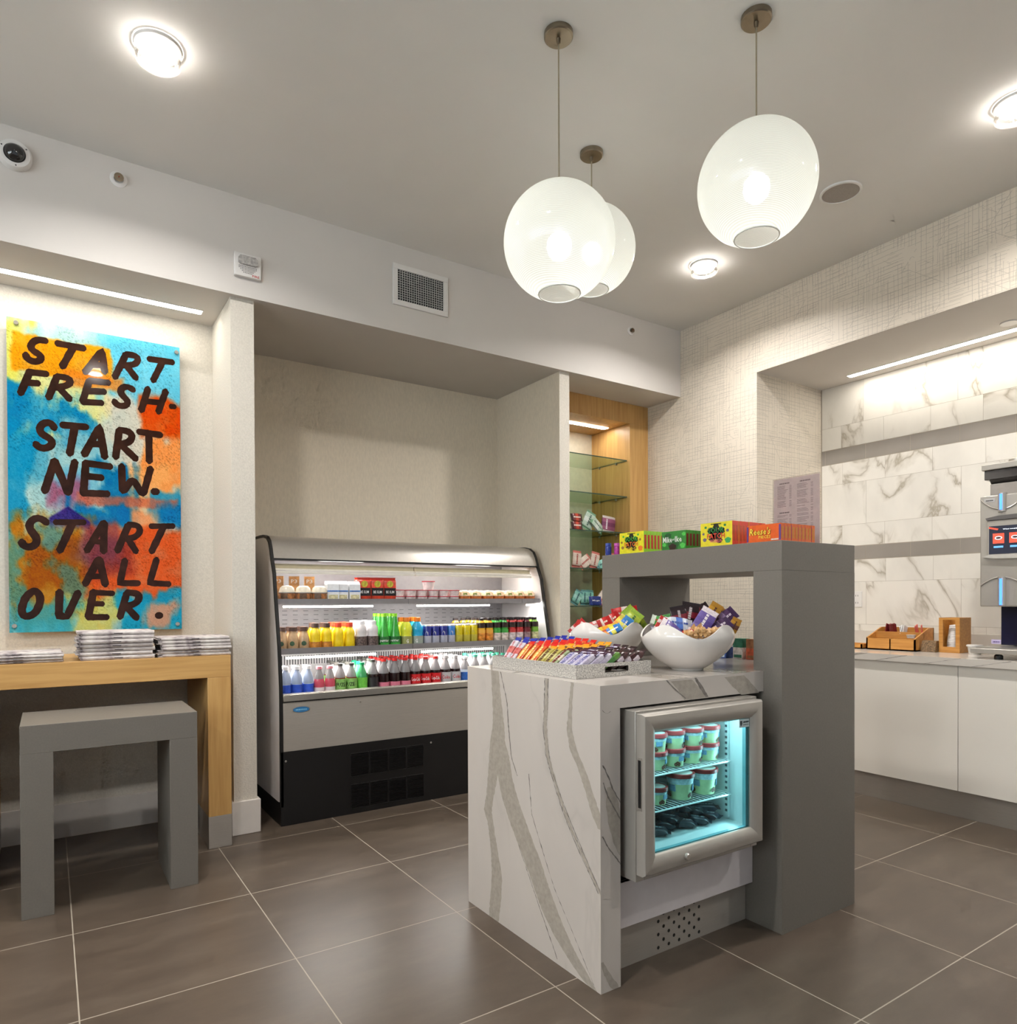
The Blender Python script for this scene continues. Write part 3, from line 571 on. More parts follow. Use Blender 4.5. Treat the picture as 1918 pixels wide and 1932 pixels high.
# ------------------------------------------------------------------ painted poster
YP = 4.075
SC = [0]
def poster():
    x0, x1, z0, z1 = -.158, .601, 1.038, 2.556
    t = thing('wall_poster', ((x0+x1)/2, YP, (z0+z1)/2), 'tall acrylic poster with brown hand-painted lettering on abstract blue and orange', 'poster')
    NX, NZ = 150, 300; cols = np.zeros((NZ, NX, 3))
    uu, vv = np.meshgrid(np.linspace(0, 1, NX), np.linspace(0, 1, NZ))
    rs = np.random.RandomState(5)
    def smooth(nx, nz):
        g = rs.rand(nz+2, nx+2); X = uu*nx; Z = vv*nz; i = X.astype(int); j = Z.astype(int); fx = X-i; fz = Z-j; fx = fx*fx*(3-2*fx); fz = fz*fz*(3-2*fz)
        return (g[j, i]*(1-fx)+g[j, i+1]*fx)*(1-fz)+(g[j+1, i]*(1-fx)+g[j+1, i+1]*fx)*fz
    def fbm(nx, nz): return sum(smooth(nx*2**k, nz*2**k)/2**k for k in range(5))/1.94
    cols[:] = np.array([172, 206, 204])
    st = fbm(14, 5)
    cols += ((st-.5)*90)[..., None]*np.array([1, .7, .55])
    def blob(u0, u1, v0, v1, c, a=1, soft=.045, jag=.14):
        n1 = fbm(5, 9)-.5; n2 = fbm(22, 9)-.5
        d = np.minimum(np.minimum(uu-u0, u1-uu), np.minimum(vv-v0, v1-vv)*1.9)+n1*jag*1.3+n2*jag*.6
        m = np.clip(d/soft+.5, 0, 1); tex = .72+.5*fbm(18, 30)
        m = (m*a*np.clip(tex, 0, 1))[..., None]
        cols[:] = cols*(1-m)+np.array(c)*m
    blob(-.1, .6, .16, .36, (226, 216, 140), .8); blob(-.1, .1, .02, .2, (218, 214, 110), .9); blob(-.05, .42, .23, .37, (30, 138, 184), .95, .06, .3)
    blob(.02, .22, .30, .50, (80, 168, 196), .7, .08, .4); blob(.3, .62, .3, .62, (170, 206, 206), .8, .1, .3)
    blob(.55, .95, .18, .5, (220, 200, 180), .7, .1); blob(.55, 1.1, -.05, .2, (104, 190, 216), .85, .08, .2)
    blob(.76, 1.1, .2, .33, (212, 86, 26), .95, .05, .12); blob(.74, 1.1, .30, .52, (240, 152, 84), .9, .06, .2); blob(.6, .9, .44, .60, (240, 178, 116), .85, .08, .15)
    blob(.04, .58, .045, .16, (230, 158, 40), .98, .02, .05); blob(.3, .65, .14, .19, (222, 140, 60), .8, .03, .06)
    blob(-.1, .13, .36, .64, (34, 150, 190), .85, .06, .2); blob(.5, .68, .44, .6, (20, 122, 170), .95, .05, .2); blob(.3, .5, .45, .56, (100, 176, 206), .8, .08, .2)
    blob(.86, 1.1, .45, .62, (40, 148, 190), .85, .05, .3); blob(.2, .42, .5, .59, (176, 96, 120), .85, .06, .12); blob(.38, .98, .54, .58, (206, 112, 84), .75, .02, .05)
    blob(.36, .72, .575, .66, (24, 126, 176), .95, .05, .16); blob(.84, 1.05, .56, .63, (30, 128, 180), .9, .05, .12); blob(.68, .86, .57, .68, (236, 160, 110), .9, .06, .12)
    blob(.03, .45, .63, .96, (196, 128, 34), .9, .06, .2); blob(.1, .36, .70, .86, (160, 92, 26), .8, .06, .2); blob(.16, .34, .66, .72, (90, 160, 170), .7, .06, .2); blob(.28, .42, .78, .9, (70, 156, 176), .55, .05, .3)
    blob(.42, 1.1, .64, .885, (222, 104, 54), .95, .05, .12); blob(.45, .75, .68, .83, (150, 70, 66), .75, .08, .2); blob(.36, .6, .62, .76, (120, 84, 110), .6, .08, .15)
    blob(-.1, .1, .72, 1.1, (60, 160, 180), .6, .05, .3); blob(.3, .66, .88, 1.1, (206, 200, 110), .8, .06, .2); blob(.08, .3, .93, 1.1, (70, 170, 190), .85, .05, .2)
    blob(.62, 1.1, .87, 1.1, (40, 160, 196), .9, .05, .2); blob(.78, .96, .9, 1.0, (222, 160, 130), .85, .05, .16)
    tri = np.clip((.12-np.abs(uu-.33)*1.0-(.64-vv)*0)/.01, 0, 1)*np.clip((vv-.585-np.abs(uu-.32)*.38)/.006, 0, 1)*np.clip((.665-vv)/.03, 0, 1)
    m = (tri*.85)[..., None]; cols[:] = cols*(1-m)+np.array((70, 52, 130))*m
    sp = rs.rand(NZ, NX); cols *= (1-.16*(sp > .82)*(fbm(6, 8) > .5))[..., None]; cols += (rs.rand(NZ, NX, 1)-.5)*14
    cols = np.clip(cols*1.18-44, 4, 250)/255; lc = np.where(cols <= .04045, cols/12.92, ((cols+.055)/1.055)**2.4)
    vs = [(x0+(x1-x0)*i/(NX-1), YP, z1+(z0-z1)*j/(NZ-1)) for j in range(NZ) for i in range(NX)]
    fs = [(j*NX+i, (j+1)*NX+i, (j+1)*NX+i+1, j*NX+i+1) for j in range(NZ-1) for i in range(NX-1)]
    b = MB(); b.add(vs, fs); n0 = len(b.v)
    b.box(x0, x1, YP+.0008, YP+.008, z0, z1)
    m, nt, bs = new_mat('abstract_paint'); at = nt('ShaderNodeVertexColor'); at.layer_name = 'paint'
    nz = nt('ShaderNodeTexNoise'); nz.inputs['Scale'].default_value = 260; nz.inputs['Detail'].default_value = 4
    tc = nt('ShaderNodeTexCoord'); nt.l(tc.outputs['Object'], nz.inputs['Vector'])
    mx = nt('ShaderNodeMix'); mx.data_type = 'RGBA'; mx.blend_type = 'MULTIPLY'; mx.inputs[0].default_value = .3
    nt.l(at.outputs[0], mx.inputs[6]); nt.l(nt.ramp(nz.outputs[0], [(.35, .45), (.6, 1.0)]), mx.inputs[7]); nt.l(mx.outputs[2], bs.inputs['Base Color'])
    bs.inputs['Roughness'].default_value = .03; bs.inputs['Specular IOR Level'].default_value = .18
    # painted letters: overlapping rounded brush strokes
    rn = random.Random(3)
    for wd, pts in LET:
        P = []
        for i in range(len(pts)-1):
            (ax, az), (bx, bz) = pts[i], pts[i+1]; n = max(2, int(math.hypot(bx-ax, bz-az)/.012))
            P += [(ax+(bx-ax)*k/n, az+(bz-az)*k/n) for k in range(n)]
        P.append(pts[-1])
        if len(pts) > 4:
            for _ in range(3): P = [P[0]]+[((P[i-1][0]+2*P[i][0]+P[i+1][0])/4, (P[i-1][1]+2*P[i][1]+P[i+1][1])/4) for i in range(1, len(P)-1)]+[P[-1]]
        L = []; Rg = []
        for i, p in enumerate(P):
            q0 = P[max(0, i-1)]; q1 = P[min(len(P)-1, i+1)]; dx, dz = q1[0]-q0[0], q1[1]-q0[1]; l = math.hypot(dx, dz) or 1; nx, nz_ = -dz/l, dx/l
            h = wd*.6*(1+rn.uniform(-.06, .06)); L.append((p[0]+nx*h, p[1]+nz_*h)); Rg.append((p[0]-nx*h, p[1]-nz_*h))
        def cap(p, q):
            dx, dz = p[0]-q[0], p[1]-q[1]; l = math.hypot(dx, dz) or 1; a0 = math.atan2(dz, dx)
            return [(p[0]+wd*.52*math.cos(a0+a)*(.55 if abs(a) < .4 else .8)-0, p[1]+wd*.52*math.sin(a0+a)*(.55 if abs(a) < .4 else 1)) for a in (-1.1, -.4, .4, 1.1)]
        SC[0] += 1; yy = YP-.0002-.00012*(SC[0] % 5); vs = []; fs = []
        for q, (a, c) in enumerate(zip(L, Rg)): vs += [(a[0], yy-q*4e-6, a[1]), (c[0], yy-q*4e-6, c[1])]
        yq = yy-(len(L)-1)*4e-6
        fs = [(2*i, 2*i+1, 2*i+3, 2*i+2) for i in range(len(L)-1)]
        b.add(vs, fs, 1)
        e = cap(P[-1], P[-2] if len(P) > 1 else P[-1]); b.add([(Rg[-1][0], yq, Rg[-1][1])]+[(x, yq, z) for x, z in e]+[(L[-1][0], yq, L[-1][1])], [(0, 1, 2, 3, 4, 5)], 1)
        e = cap(P[0], P[1]); b.add([(L[0][0], yy, L[0][1])]+[(x, yy, z) for x, z in e]+[(Rg[0][0], yy, Rg[0][1])], [(0, 1, 2, 3, 4, 5)], 1)
    o = part(b, 'acrylic_panel', [m, pm('brown_paint', (50, 29, 21), .1, var=.4, vs=14, spec=.18)], t); ca = o.data.color_attributes.new('paint', 'FLOAT_COLOR', 'POINT')
    arr = np.ones((len(b.v), 4)); arr[:n0, :3] = lc.reshape(-1, 3); arr[n0:, :3] = (.4, .6, .6); ca.data.foreach_set('color', arr.ravel())
    for x, z in ((-.12, 2.532), (.585, 2.527), (-.138, 1.07), (.58, 1.065)):
        b = MB(); T = Matrix.Translation((x, 4.12, z)) @ Matrix.Rotation(PI/2, 4, 'X')
        b.lathe([(.008, 0), (.008, .04), (.0105, .041), (.0105, .051), (.009, .053), (.001, .053)], 20, T=T, close=False); part(b, 'standoff', M_STEELH, t)
poster()
# ------------------------------------------------------------------ console table and stool
t = thing('console_table', (.21, 3.81, 0), 'maple console table with square legs under the painted poster', 'table')
b = MB(); b.box(-.305, .735, 3.519, 4.1, .82, .925); part(b, 'tabletop', M_MAPLE, t, bevel=.0015)
for x0, x1 in ((.63, .735), (-.305, -.20)):
    b = MB(); b.box(x0, x1, 3.519, 4.1, .153, .8199); lg = part(b, 'leg', M_MAPLEZ, t, bevel=.0015)
    b = MB(); b.box(x0, x1, 3.519, 4.1, 0, .1529); part(b, 'steel_foot', M_STEEL, lg, bevel=.001)
t = thing('low_stool', (.21, 3.3, 0), 'grey laminate stool with slab legs in front of the maple table', 'stool')
b = MB(); b.box(-.094, .515, 3.112, 3.505, .617, .7235); part(b, 'seat', M_GREYLAM, t, bevel=.0012)
for x0, x1 in ((-.094, .010), (.41, .515)):
    b = MB(); b.box(x0, x1, 3.112, 3.505, 0, .6169); part(b, 'leg', M_GREYLAM, t, bevel=.0012)

# newspapers
M_NEWS = None
def news_mat():
    m, nt, b = new_mat('newsprint'); tc = nt('ShaderNodeTexCoord')
    mp = nt('ShaderNodeMapping'); mp.inputs['Scale'].default_value = (6, 6, 300); nt.l(tc.outputs['Object'], mp.inputs[0])
    n = nt('ShaderNodeTexNoise'); n.inputs['Scale'].default_value = 4; n.inputs['Detail'].default_value = 5; nt.l(mp.outputs[0], n.inputs['Vector'])
    n2 = nt('ShaderNodeTexNoise'); n2.inputs['Scale'].default_value = 22; n2.inputs['Detail'].default_value = 3; nt.l(tc.outputs['Object'], n2.inputs['Vector'])
    nt.l(nt.ramp(nt.math('ADD', nt.math('MULTIPLY', n.outputs[0], .5), nt.math('MULTIPLY', n2.outputs[0], .5)), [(.40, lin((104, 92, 96))), (.50, lin((188, 178, 176))), (.6, lin((212, 206, 200)))]), b.inputs['Base Color'])
    b.inputs['Roughness'].default_value = .85; return m
M_NEWS = news_mat()
def newspaper(x0, x1, y0, y1, z0, th, label, group, seed):
    rn = random.Random(seed); b = MB(); n = 5; h = th/n
    dx = rn.uniform(-.006, .006); dy = rn.uniform(-.008, .006); x0 += dx; x1 += dx; y0 += dy
    for i in range(n):
        e = rn.uniform(-.004, .004); l = rn.uniform(0, .022); za = z0+i*h; zb = za+h*.82
        r = (zb-za)/2
        poly = [(y0+r+abs(e), za), (y1+e, za), (y1+e, zb), (y0+r+abs(e), zb), (y0+r*.3+abs(e), zb-r*.4), (y0+abs(e), (za+zb)/2), (y0+r*.3+abs(e), za+r*.4)]
        b.prism(poly, 'x', x0-l, x1+e)
    # outer folded wrap on the front edge and top
    r = th/2
    arc = [(y0+r-.002-r*1.0*math.sin(a*PI/8), z0+r-r*math.cos(a*PI/8)) for a in range(9)]
    inner = [(y0+r-(r-.0012)*math.sin(a*PI/8), z0+r-(r-.0012)*math.cos(a*PI/8)) for a in range(8, -1, -1)]
    b.prism([(y1, z0+.0001)]+arc[:1]+arc+[(y1, z0+th-.0001), (y1, z0+th-.0013)]+inner+[(y1, z0+.0013)], 'x', x0, x1)
    b.box((x0+x1)/2-.02, (x0+x1)/2+.014, y0-.0035, y0-.0022, z0+th*.38, z0+th*.56, 1)
    solo(b, 'folded_newspaper', [M_NEWS, pm('news_ink', (60, 54, 58), .8)], ((x0+x1)/2, (y0+y1)/2, z0), label, 'newspaper', group)
z = .9255
for i in range(7): newspaper(.118, .402, 3.535, 3.80, z+i*.0182, .018, 'folded newspaper in the tallest middle stack, '+('bottom one' if i == 0 else 'top one' if i == 6 else ORD[i]+' from the bottom'), 'newspapers in the middle stack', i)
for i in range(6): newspaper(.435, .735, 3.535, 3.78, z+i*.0152, .015, 'folded newspaper in the right stack by the pier, '+('bottom one' if i == 0 else 'top one' if i == 5 else ORD[i]+' from the bottom'), 'newspapers in the right stack', 20+i)
for i in range(4): newspaper(-.26, .05, 3.535, 3.78, z+i*.0112, .011, 'folded newspaper in the low left stack, '+('bottom one' if i == 0 else 'top one' if i == 3 else ORD[i]+' from the bottom'), 'newspapers in the left stack', 40+i)

# ------------------------------------------------------------------ island
ISX0, ISX1, ISY0, ISY1, ISH = 1.37, 2.145, 1.556, 2.335, .925
M_VEIN = pm('quartz_vein', (168, 159, 148), .16, var=.10, vs=70); M_VDK = pm('quartz_vein_dark', (122, 115, 110), .16, var=.25, vs=120)
VC = [0]
def vein(b, pts, plane, m, jag=.002, seed=0, lim=None):
    rn = random.Random(seed); A = []; VC[0] += 1; dp = .0002+.00008*(VC[0] % 9)
    for i in range(len(pts)-1):
        n = max(2, int(math.hypot(pts[i+1][0]-pts[i][0], pts[i+1][1]-pts[i][1])/.008))
        for k in range(n+(i == len(pts)-2)):
            f = k/n; A.append([pts[i][j]*(1-f)+pts[i+1][j]*f for j in range(3)])
    for _ in range(4): A = [A[0]]+[[(A[i-1][j]+2*A[i][j]+A[i+1][j])/4 for j in range(3)] for i in range(1, len(A)-1)]+[A[-1]]
    vs = []; fs = []
    def V(u, z):
        u = min(max(u, lim[0]+.0002), lim[1]-.0002); z = min(max(z, .0006), .9244)
        return {'x': (ISX0-dp, u, z), 'y': (u, ISY0-dp, z)}[plane]
    for u, z, wd in A:
        j1, j2 = rn.uniform(-jag, jag), rn.uniform(-jag, jag); vs += [V(u-wd/2+j1, z), V(u+wd/2+j2, z)]
    fs = [(2*i, 2*i+2, 2*i+3, 2*i+1) if plane == 'x' else (2*i, 2*i+1, 2*i+3, 2*i+2) for i in range(len(A)-1)]
    b.add(vs, fs, m)
t = thing('marble_island', (1.76, 1.95, 0), 'white island counter with bold grey veins and waterfall side', 'counter')
b = MB(); b.box(ISX0, ISX0+.08, ISY0, ISY1, 0, ISH-.0731)
for i, v in enumerate(VL): vein(b, v, 'x', 1, .0022, i, (ISY0, ISY1))
for i, v in enumerate(TL):
    rn = random.Random(90+i)
    v2 = [(y+rn.uniform(-.003, .003)-(.007 if i == 1 else 0), z, wd*(.22 if i == 1 else .5)) for y, z, wd in v]; vein(b, v2, 'x', 2, .0016, 30+i, (ISY0, ISY1))
    if i == 1: vein(b, [(y+.009, z, .0025) for y, z, wd in v], 'x', 2, .002, 50, (ISY0, ISY1)); vein(b, [(y-.002, z, wd) for y, z, wd in v], 'x', 1, .003, 51, (ISY0, ISY1))
for i, v in enumerate(VE): vein(b, v, 'y', 1, .002, 60+i, (ISX0, ISX0+.08))
for i, v in enumerate(TE): vein(b, v, 'y', 2, .0015, 70+i, (ISX0, ISX0+.08))
# keep veins above the joint on the slab that continues to the top edge
part(b, 'waterfall_side', [M_QUARTZ, M_VEIN, M_VDK], t)
b = MB(); b.box(ISX0, 2.60, ISY0, ISY1, ISH-.073, ISH)
for i, v in enumerate(VN): vein(b, v, 'y', 1, .002, 80+i, (ISX0, ISX1))
for i, v in enumerate(TN): vein(b, v, 'y', 2, .0015, 85+i, (ISX0, ISX1))
VC[0] = 0
for (xa, ya, xb, yb, wd) in ((1.72, ISY0, 1.50, ISY1, .09), (2.03, ISY0, 1.86, ISY1, .10), (1.80, ISY0, 1.60, ISY1, .012), (1.38, 2.02, 1.6, 2.33, .03)):
    vs = []; VC[0] += .0001
    for k in range(41):
        f = k/40; x = xa+(xb-xa)*f+.02*math.sin(f*9); y = ya+(yb-ya)*f; j = R.uniform(-.002, .002); vs += [(x-wd/2+j, y, ISH+.0003+VC[0]), (x+wd/2+j, y, ISH+.0003+VC[0])]
    b.add(vs, [(2*i, 2*i+1, 2*i+3, 2*i+2) for i in range(40)], 1)
# shorten the top to the frame legs: the slab passes between them
part(b, 'countertop', [M_QUARTZ, M_VEIN, M_VDK], t)
b = MB(); b.box(1.45, 2.143, 1.6, 1.618, .147, .3); part(b, 'apron', pm('white_apron', (212, 204, 204), .25, var=.02), t, bevel=.001)
b = MB(); b.box(1.45, 2.143, 1.6, ISY1-.02, .292, .3); b.box(1.45, 2.143, 2.14, 2.16, .3, .85); b.box(1.45, 1.462, 1.618, 2.14, .3, .851); b.box(1.45, 2.143, 2.1, ISY1-.02, .1, .292); part(b, 'cabinet_body', pm('cabinet_dark', (70, 65, 62), .5), t)
b = MB(); b.box(1.45, 2.143, 1.632, 1.64, 0, .292)
n0 = len(b.f)
part(b, 'toe_kick', M_STEEL, t)
b = MB()
rn = random.Random(2)
for i in range(9):
    for j in range(6):
        if (i+j) % 2: continue
        x = 1.69+i*.025; z = .02+j*.022
        b.lathe([(.006, 0), (.0001, .0003)], 12, T=Matrix.Translation((x, 1.6316, z)) @ Matrix.Rotation(PI/2, 4, 'X'), close=False)
part(b, 'vent_holes', M_BLACK, t)

# grey frame
t = thing('display_frame', (2.37, 1.95, 0), 'tall grey laminate square arch standing over the right end of the island', 'display frame')
b = MB(); b.box(2.1455, 2.605, 1.48, 2.42, 1.285, 1.39); part(b, 'top_beam', M_GREYLAM, t, bevel=.001)
b = MB(); b.box(2.1455, 2.605, 1.48, 1.5555, 0, 1.2848); b.box(2.1455, 2.605, 1.5555, 1.597, .9256, 1.2848); b.box(2.1455, 2.605, 1.5555, 1.638, 0, .8515); part(b, 'leg', M_GREYLAM, t)
b = MB(); b.box(2.1455, 2.605, 2.336, 2.42, 0, 1.2848); b.box(2.1455, 2.605, 2.303, 2.336, .9256, 1.2848); b.box(2.1455, 2.605, 2.303, 2.336, 0, .8515); part(b, 'leg', M_GREYLAM, t)
b = MB(); b.box(2.15, 2.60, 1.638, 2.303, 0, .8515); part(b, 'base_cabinet', M_GREYLAM, t)

# ------------------------------------------------------------------ small freezer in the island
FX0, FX1, FZ0, FZ1 = 1.476, 2.045, .350, .838
M_FIN = pm('freezer_liner', (226, 232, 232), .35, var=.02)
t = thing('glass_door_freezer', (1.76, 1.8, .3), 'small silver glass-door freezer glowing cyan under the island counter', 'freezer')
b = MB(); w_ = .035; yb, yf = 2.09, 1.517
b.box(FX0, FX0+w_, yf, yb, .325, .845, 0); b.box(FX1-w_+.01, FX1+.01, yf, yb, .325, .845, 0); b.box(FX0+w_, FX1-w_+.01, yf, yb, .815, .845, 0); b.box(FX0+w_, FX1-w_+.01, yf, yb, .325, .365, 0); b.box(FX0+w_, FX1-w_+.01, yb-.03, yb, .365, .815, 0)
part(b, 'cabinet', M_ALU, t, bevel=.002)
b = MB(); e = .003; a0, a1 = FX0+w_, FX1-w_+.01
b.box(a0, a0+e, yf+.003, yb-.03, .365, .815); b.box(a1-e, a1, yf+.003, yb-.03, .365, .815); b.box(a0+e, a1-e, yf+.003, yb-.03, .812, .815); b.box(a0+e, a1-e, yf+.003, yb-.03, .365, .40); b.box(a0+e, a1-e, yb-.033, yb-.03, .4, .812)
b.box(a1-e-.012, a1-e-.002, 1.60, 1.612, .41, .79)
for k in range(18): b.box(a1-e-.0145, a1-e-.012, 1.602, 1.61, .43+k*.02, .438+k*.02, 1)
part(b, 'liner', [M_FIN, pm('slot_dark', (60, 76, 84), .6)], t)
for k in range(4):
    b = MB(); b.lathe([(.014, .301), (.014, .325)], 16, cx=FX0+.05 if k % 2 else FX1-.05, cy=1.62 if k < 2 else 2.03); part(b, 'foot', M_BLACK, t)
# door: mitred rounded frame, glass, recessed handle, lock, sticker
y0, y1 = 1.480, 1.514; fw = .058
b = MB()
outer = [(FX0, FZ0), (FX1, FZ0), (FX1, FZ1), (FX0, FZ1)]
sec = [(0, y1), (0, y0+.010), (.006, y0+.002), (.02, y0), (fw*.62, y0+.001), (fw*.9, y0+.008), (fw, y0+.014), (fw, y1)]
for k in range(4):
    ax, az = outer[k]; bx, bz = outer[(k+1) % 4]; sx = lambda i, kk: None
    vs = []
    for (cx_, cz_) in ((ax, az), (bx, bz)):
        dx = 1 if cx_ == FX0 else -1; dz = 1 if cz_ == FZ0 else -1
        vs += [(cx_+dx*o_, y, cz_+dz*o_) for o_, y in sec]
    n = len(sec); b.add(vs, [(i, i+1, i+1+n, i+n) for i in range(n-1)]+[(n-1, 0, n, 2*n-1)])
dr = part(b, 'door', M_ALU, t)
b = MB(); b.box(FX0+fw-.004, FX1-fw+.004, y0+.016, y0+.020, FZ0+fw-.004, FZ1-fw+.004); part(b, 'door_glass', thin_glass('freezer_glass', (214, 238, 240), .8), dr)
b = MB(); g0, g1, h0, h1 = FX0+fw-.004, FX1-fw+.004, FZ0+fw-.004, FZ1-fw+.004
for a in ((g0, g1, h0, h0+.007), (g0, g1, h1-.007, h1), (g0, g0+.007, h0, h1), (g1-.018, g1, h0, h1)): b.box(a[0], a[1], y0+.0205, y1, a[2], a[3])
part(b, 'gasket', pm('cyan_gasket', (120, 170, 178), .4), dr)
b = MB(); b.box(FX0-.0006, FX0+.004, y0+.013, y0+.027, .555, .70); part(b, 'recessed_handle', M_BLACK, dr, bevel=.002)
b = MB()
for a in ((y0+.010, y0+.0128, .548, .707), (y0+.0272, y0+.030, .548, .707), (y0+.0128, y0+.0272, .548, .554), (y0+.0128, y0+.0272, .701, .707)): b.box(FX0-.0012, FX0+.0002, *a)
part(b, 'handle_rim', M_STEELH, dr)
b = MB(); b.lathe([(.011, 0), (.011, .006), (.008, .009), (.001, .009)], 20, T=Matrix.Translation((1.66, y0+.002, .378)) @ Matrix.Rotation(PI/2, 4, 'X'), close=False); b.box(1.6585, 1.6615, y0-.0075, y0-.0065, .372, .384); part(b, 'lock', M_STEELH, dr)
b = MB(); b.box(1.933, 1.984, y0+.0148, y0+.0158, .75, .778, 0); b.prism([(1.937, .773), (1.947, .773), (1.947, .762), (1.942, .755), (1.937, .762)], 'y', y0+.0140, y0+.0147, 1)
b.marks((1.966, y0+.0146, .768), (1, 0, 0), (0, 0, 1), .028, .007, 1, 7); b.marks((1.966, y0+.0146, .759), (1, 0, 0), (0, 0, 1), .028, .003, 1, 9, 1, 4)
part(b, 'sticker', [pm('sticker_grey', (190, 204, 206), .4), pm('sticker_ink', (40, 52, 60), .5)], dr)
# wire shelves
for z, nm in ((.617, 'upper'), (.500, 'lower')):
    b = MB(); n = 26
    for k in range(n+1): x = a0+.006+(a1-a0-.03)*k/n; b.tube([(x, 1.585, z), (x, 2.03, z)], .0016, 6)
    for y in (1.583, 1.8, 2.032): b.tube([(a0+.004, y, z-.003), (a1-.02, y, z-.003)], .003, 6)
    part(b, 'wire_shelf', pm('white_wire', (232, 238, 238), .35), t)
b = MB(); b.box(a0+.02, a1-.02, 1.54, 1.556, .8045, .8115); part(b, 'interior_lamp', emit('freezer_lamp', (190, 245, 255), 7), t)
area_light('freezer_glow', (1.76, 1.56, .802), .46, 1.5, (.74, .97, 1.0), (-.5, 0, 0), .05, t)
area_light('freezer_glow', (1.985, 1.56, .6), .35, .5, (.6, .94, 1.0), (0, PI/2, 0), .03, t)
# ice cream tubs
def tub(key, r0, r1, h, lidc):
    body = MB(); body.lathe([(.001, 0), (r0, 0), (r1, h)], 24, m=[0, 0], close=False)
    body.lathe([(r0+.0008+(r1-r0)*.62, h*.62), (r0+.0008+(r1-r0)*.97, h*.96)], 24, m=1, close=False)
    for k in range(3):
        a0_ = -1.9+k*2.09
        for j in range(3):
            a = a0_+j*.16; rr = r0+(r1-r0)*.2+.0012; z = h*(.16+.06*(j % 2)); s = .0065
            T = Matrix.Rotation(a+PI/2, 4, 'Z'); body.lathe([(.001, .001), (s, .0004), (s*.7, 0)], 8, m=3, T=T @ Matrix.Translation((0, -rr, z)) @ Matrix.Rotation(PI/2, 4, 'X'), close=False)
    for k in range(3):
        a = -1.3+k*2.09; T = Matrix.Rotation(a+PI/2, 4, 'Z'); rr = r0+(r1-r0)*.5+.0012
        body.box(-r0*.34, r0*.34, -rr-.0006, -rr+.004, h*.34, h*.60, 2, T)
    m1 = body.mesh('tub_body', [pm('tub_green', (206, 222, 170), .4, var=.10, vs=50), pm('tub_blue', (204, 226, 236), .4, var=.25, vs=120), pm('tub_panel', (120, 158, 190), .5, var=.3, vs=200), pm('chip_brown', (104, 58, 40), .6)])
    lid = MB(); lid.lathe([(r1+.0012, h-.012), (r1+.003, h-.010), (r1+.003, h+.001), (r1-.002, h+.003), (r1-.006, h+.0015), (.001, h+.0015)], 28, m=[0, 0, 0, 0, 1], close=False)
    m2 = lid.mesh('lid', [pm('lid_'+key, lidc, .35), pm('lid_white', (232, 228, 220), .4, var=.12, vs=60)])
    proto(key, [('tub_body', m1), ('lid', m2)])
tub('small_tub', .033, .039, .058, (176, 68, 70)); tub('red_small', .031, .036, .055, (140, 44, 44)); tub('large_tub', .036, .047, .086, (150, 46, 44))
LX = [1.595, 1.68, 1.768, 1.856, 1.942]
for r_, y in enumerate((1.635, 1.725)):
    for lev in range(2):
        for i, x in enumerate(LX):
            if r_ == 1 and i == 0 and lev == 0: pass
            place('small_tub', 'ice_cream_tub', (x+(.012 if r_ else 0)+R.uniform(-.003, .003), y+R.uniform(-.004, .004), .6205+lev*.0605),
                  'small pale green tub, '+('front' if r_ == 0 else 'back')+' row, '+('lower' if lev == 0 else 'upper')+' layer, upper freezer shelf, '+lr(i, 5), 'ice cream tub', 'small ice cream tubs on the upper freezer shelf', (0, 0, R.uniform(-.8, .8)))
for i, (k, x, lb) in enumerate([('red_small', 1.60, 'small'), ('red_small', 1.69, 'small'), ('large_tub', 1.805, 'large'), ('large_tub', 1.925, 'large')]):
    place(k, 'ice_cream_tub', (x, 1.64, .5035), lb+' green ice cream tub with dark red lid on lower freezer shelf, '+lr(i, 4), 'ice cream tub', 'ice cream tubs on the lower freezer shelf', (0, 0, R.uniform(-.5, .5)))
# ------------------------------------------------------------------ wrapped candy
def ink(name, col, r=.4): return pm('ink_'+name, col, r)
def wrapper(L, W, T, ends=True, flare=1.0):
    """pillow wrapper along x: materials 0 body, 1 ends, 2 band, 3 text"""
    b = MB(); e = .011
    xs = [(-L/2, W*flare, .0012, 1), (-L/2+e, W*.94, .0014, 1), (-L/2+e*1.7, W*.97, T*.8, 0), (-L/2+e*2.8, W, T, 0), (-L*.12, W, T*1.05, 2), (L*.12, W, T*1.05, 0), (L/2-e*2.8, W, T, 0), (L/2-e*1.7, W*.97, T*.8, 1), (L/2-e, W*.94, .0014, 1), (L/2, W*flare, .0012, 1)]
    vs = []; n = 8
    for x, w, t, m in xs:
        for sy, sz in ((-1, -.35), (-.85, -.5), (.85, -.5), (1, -.35), (1, .35), (.85, .5), (-.85, .5), (-1, .35)): vs.append((x, sy*w/2, sz*t))
    fs = []; ms = []
    for i in range(len(xs)-1):
        for k in range(n): fs.append((i*n+k, i*n+(k+1) % n, (i+1)*n+(k+1) % n, (i+1)*n+k)); ms.append(xs[i][3] if i < len(xs)//2 else xs[i+0][3])
    fs += [tuple(range(n-1, -1, -1)), tuple((len(xs)-1)*n+k for k in range(n))]; ms += [1, 1]
    b.add(vs, fs, ms); return b
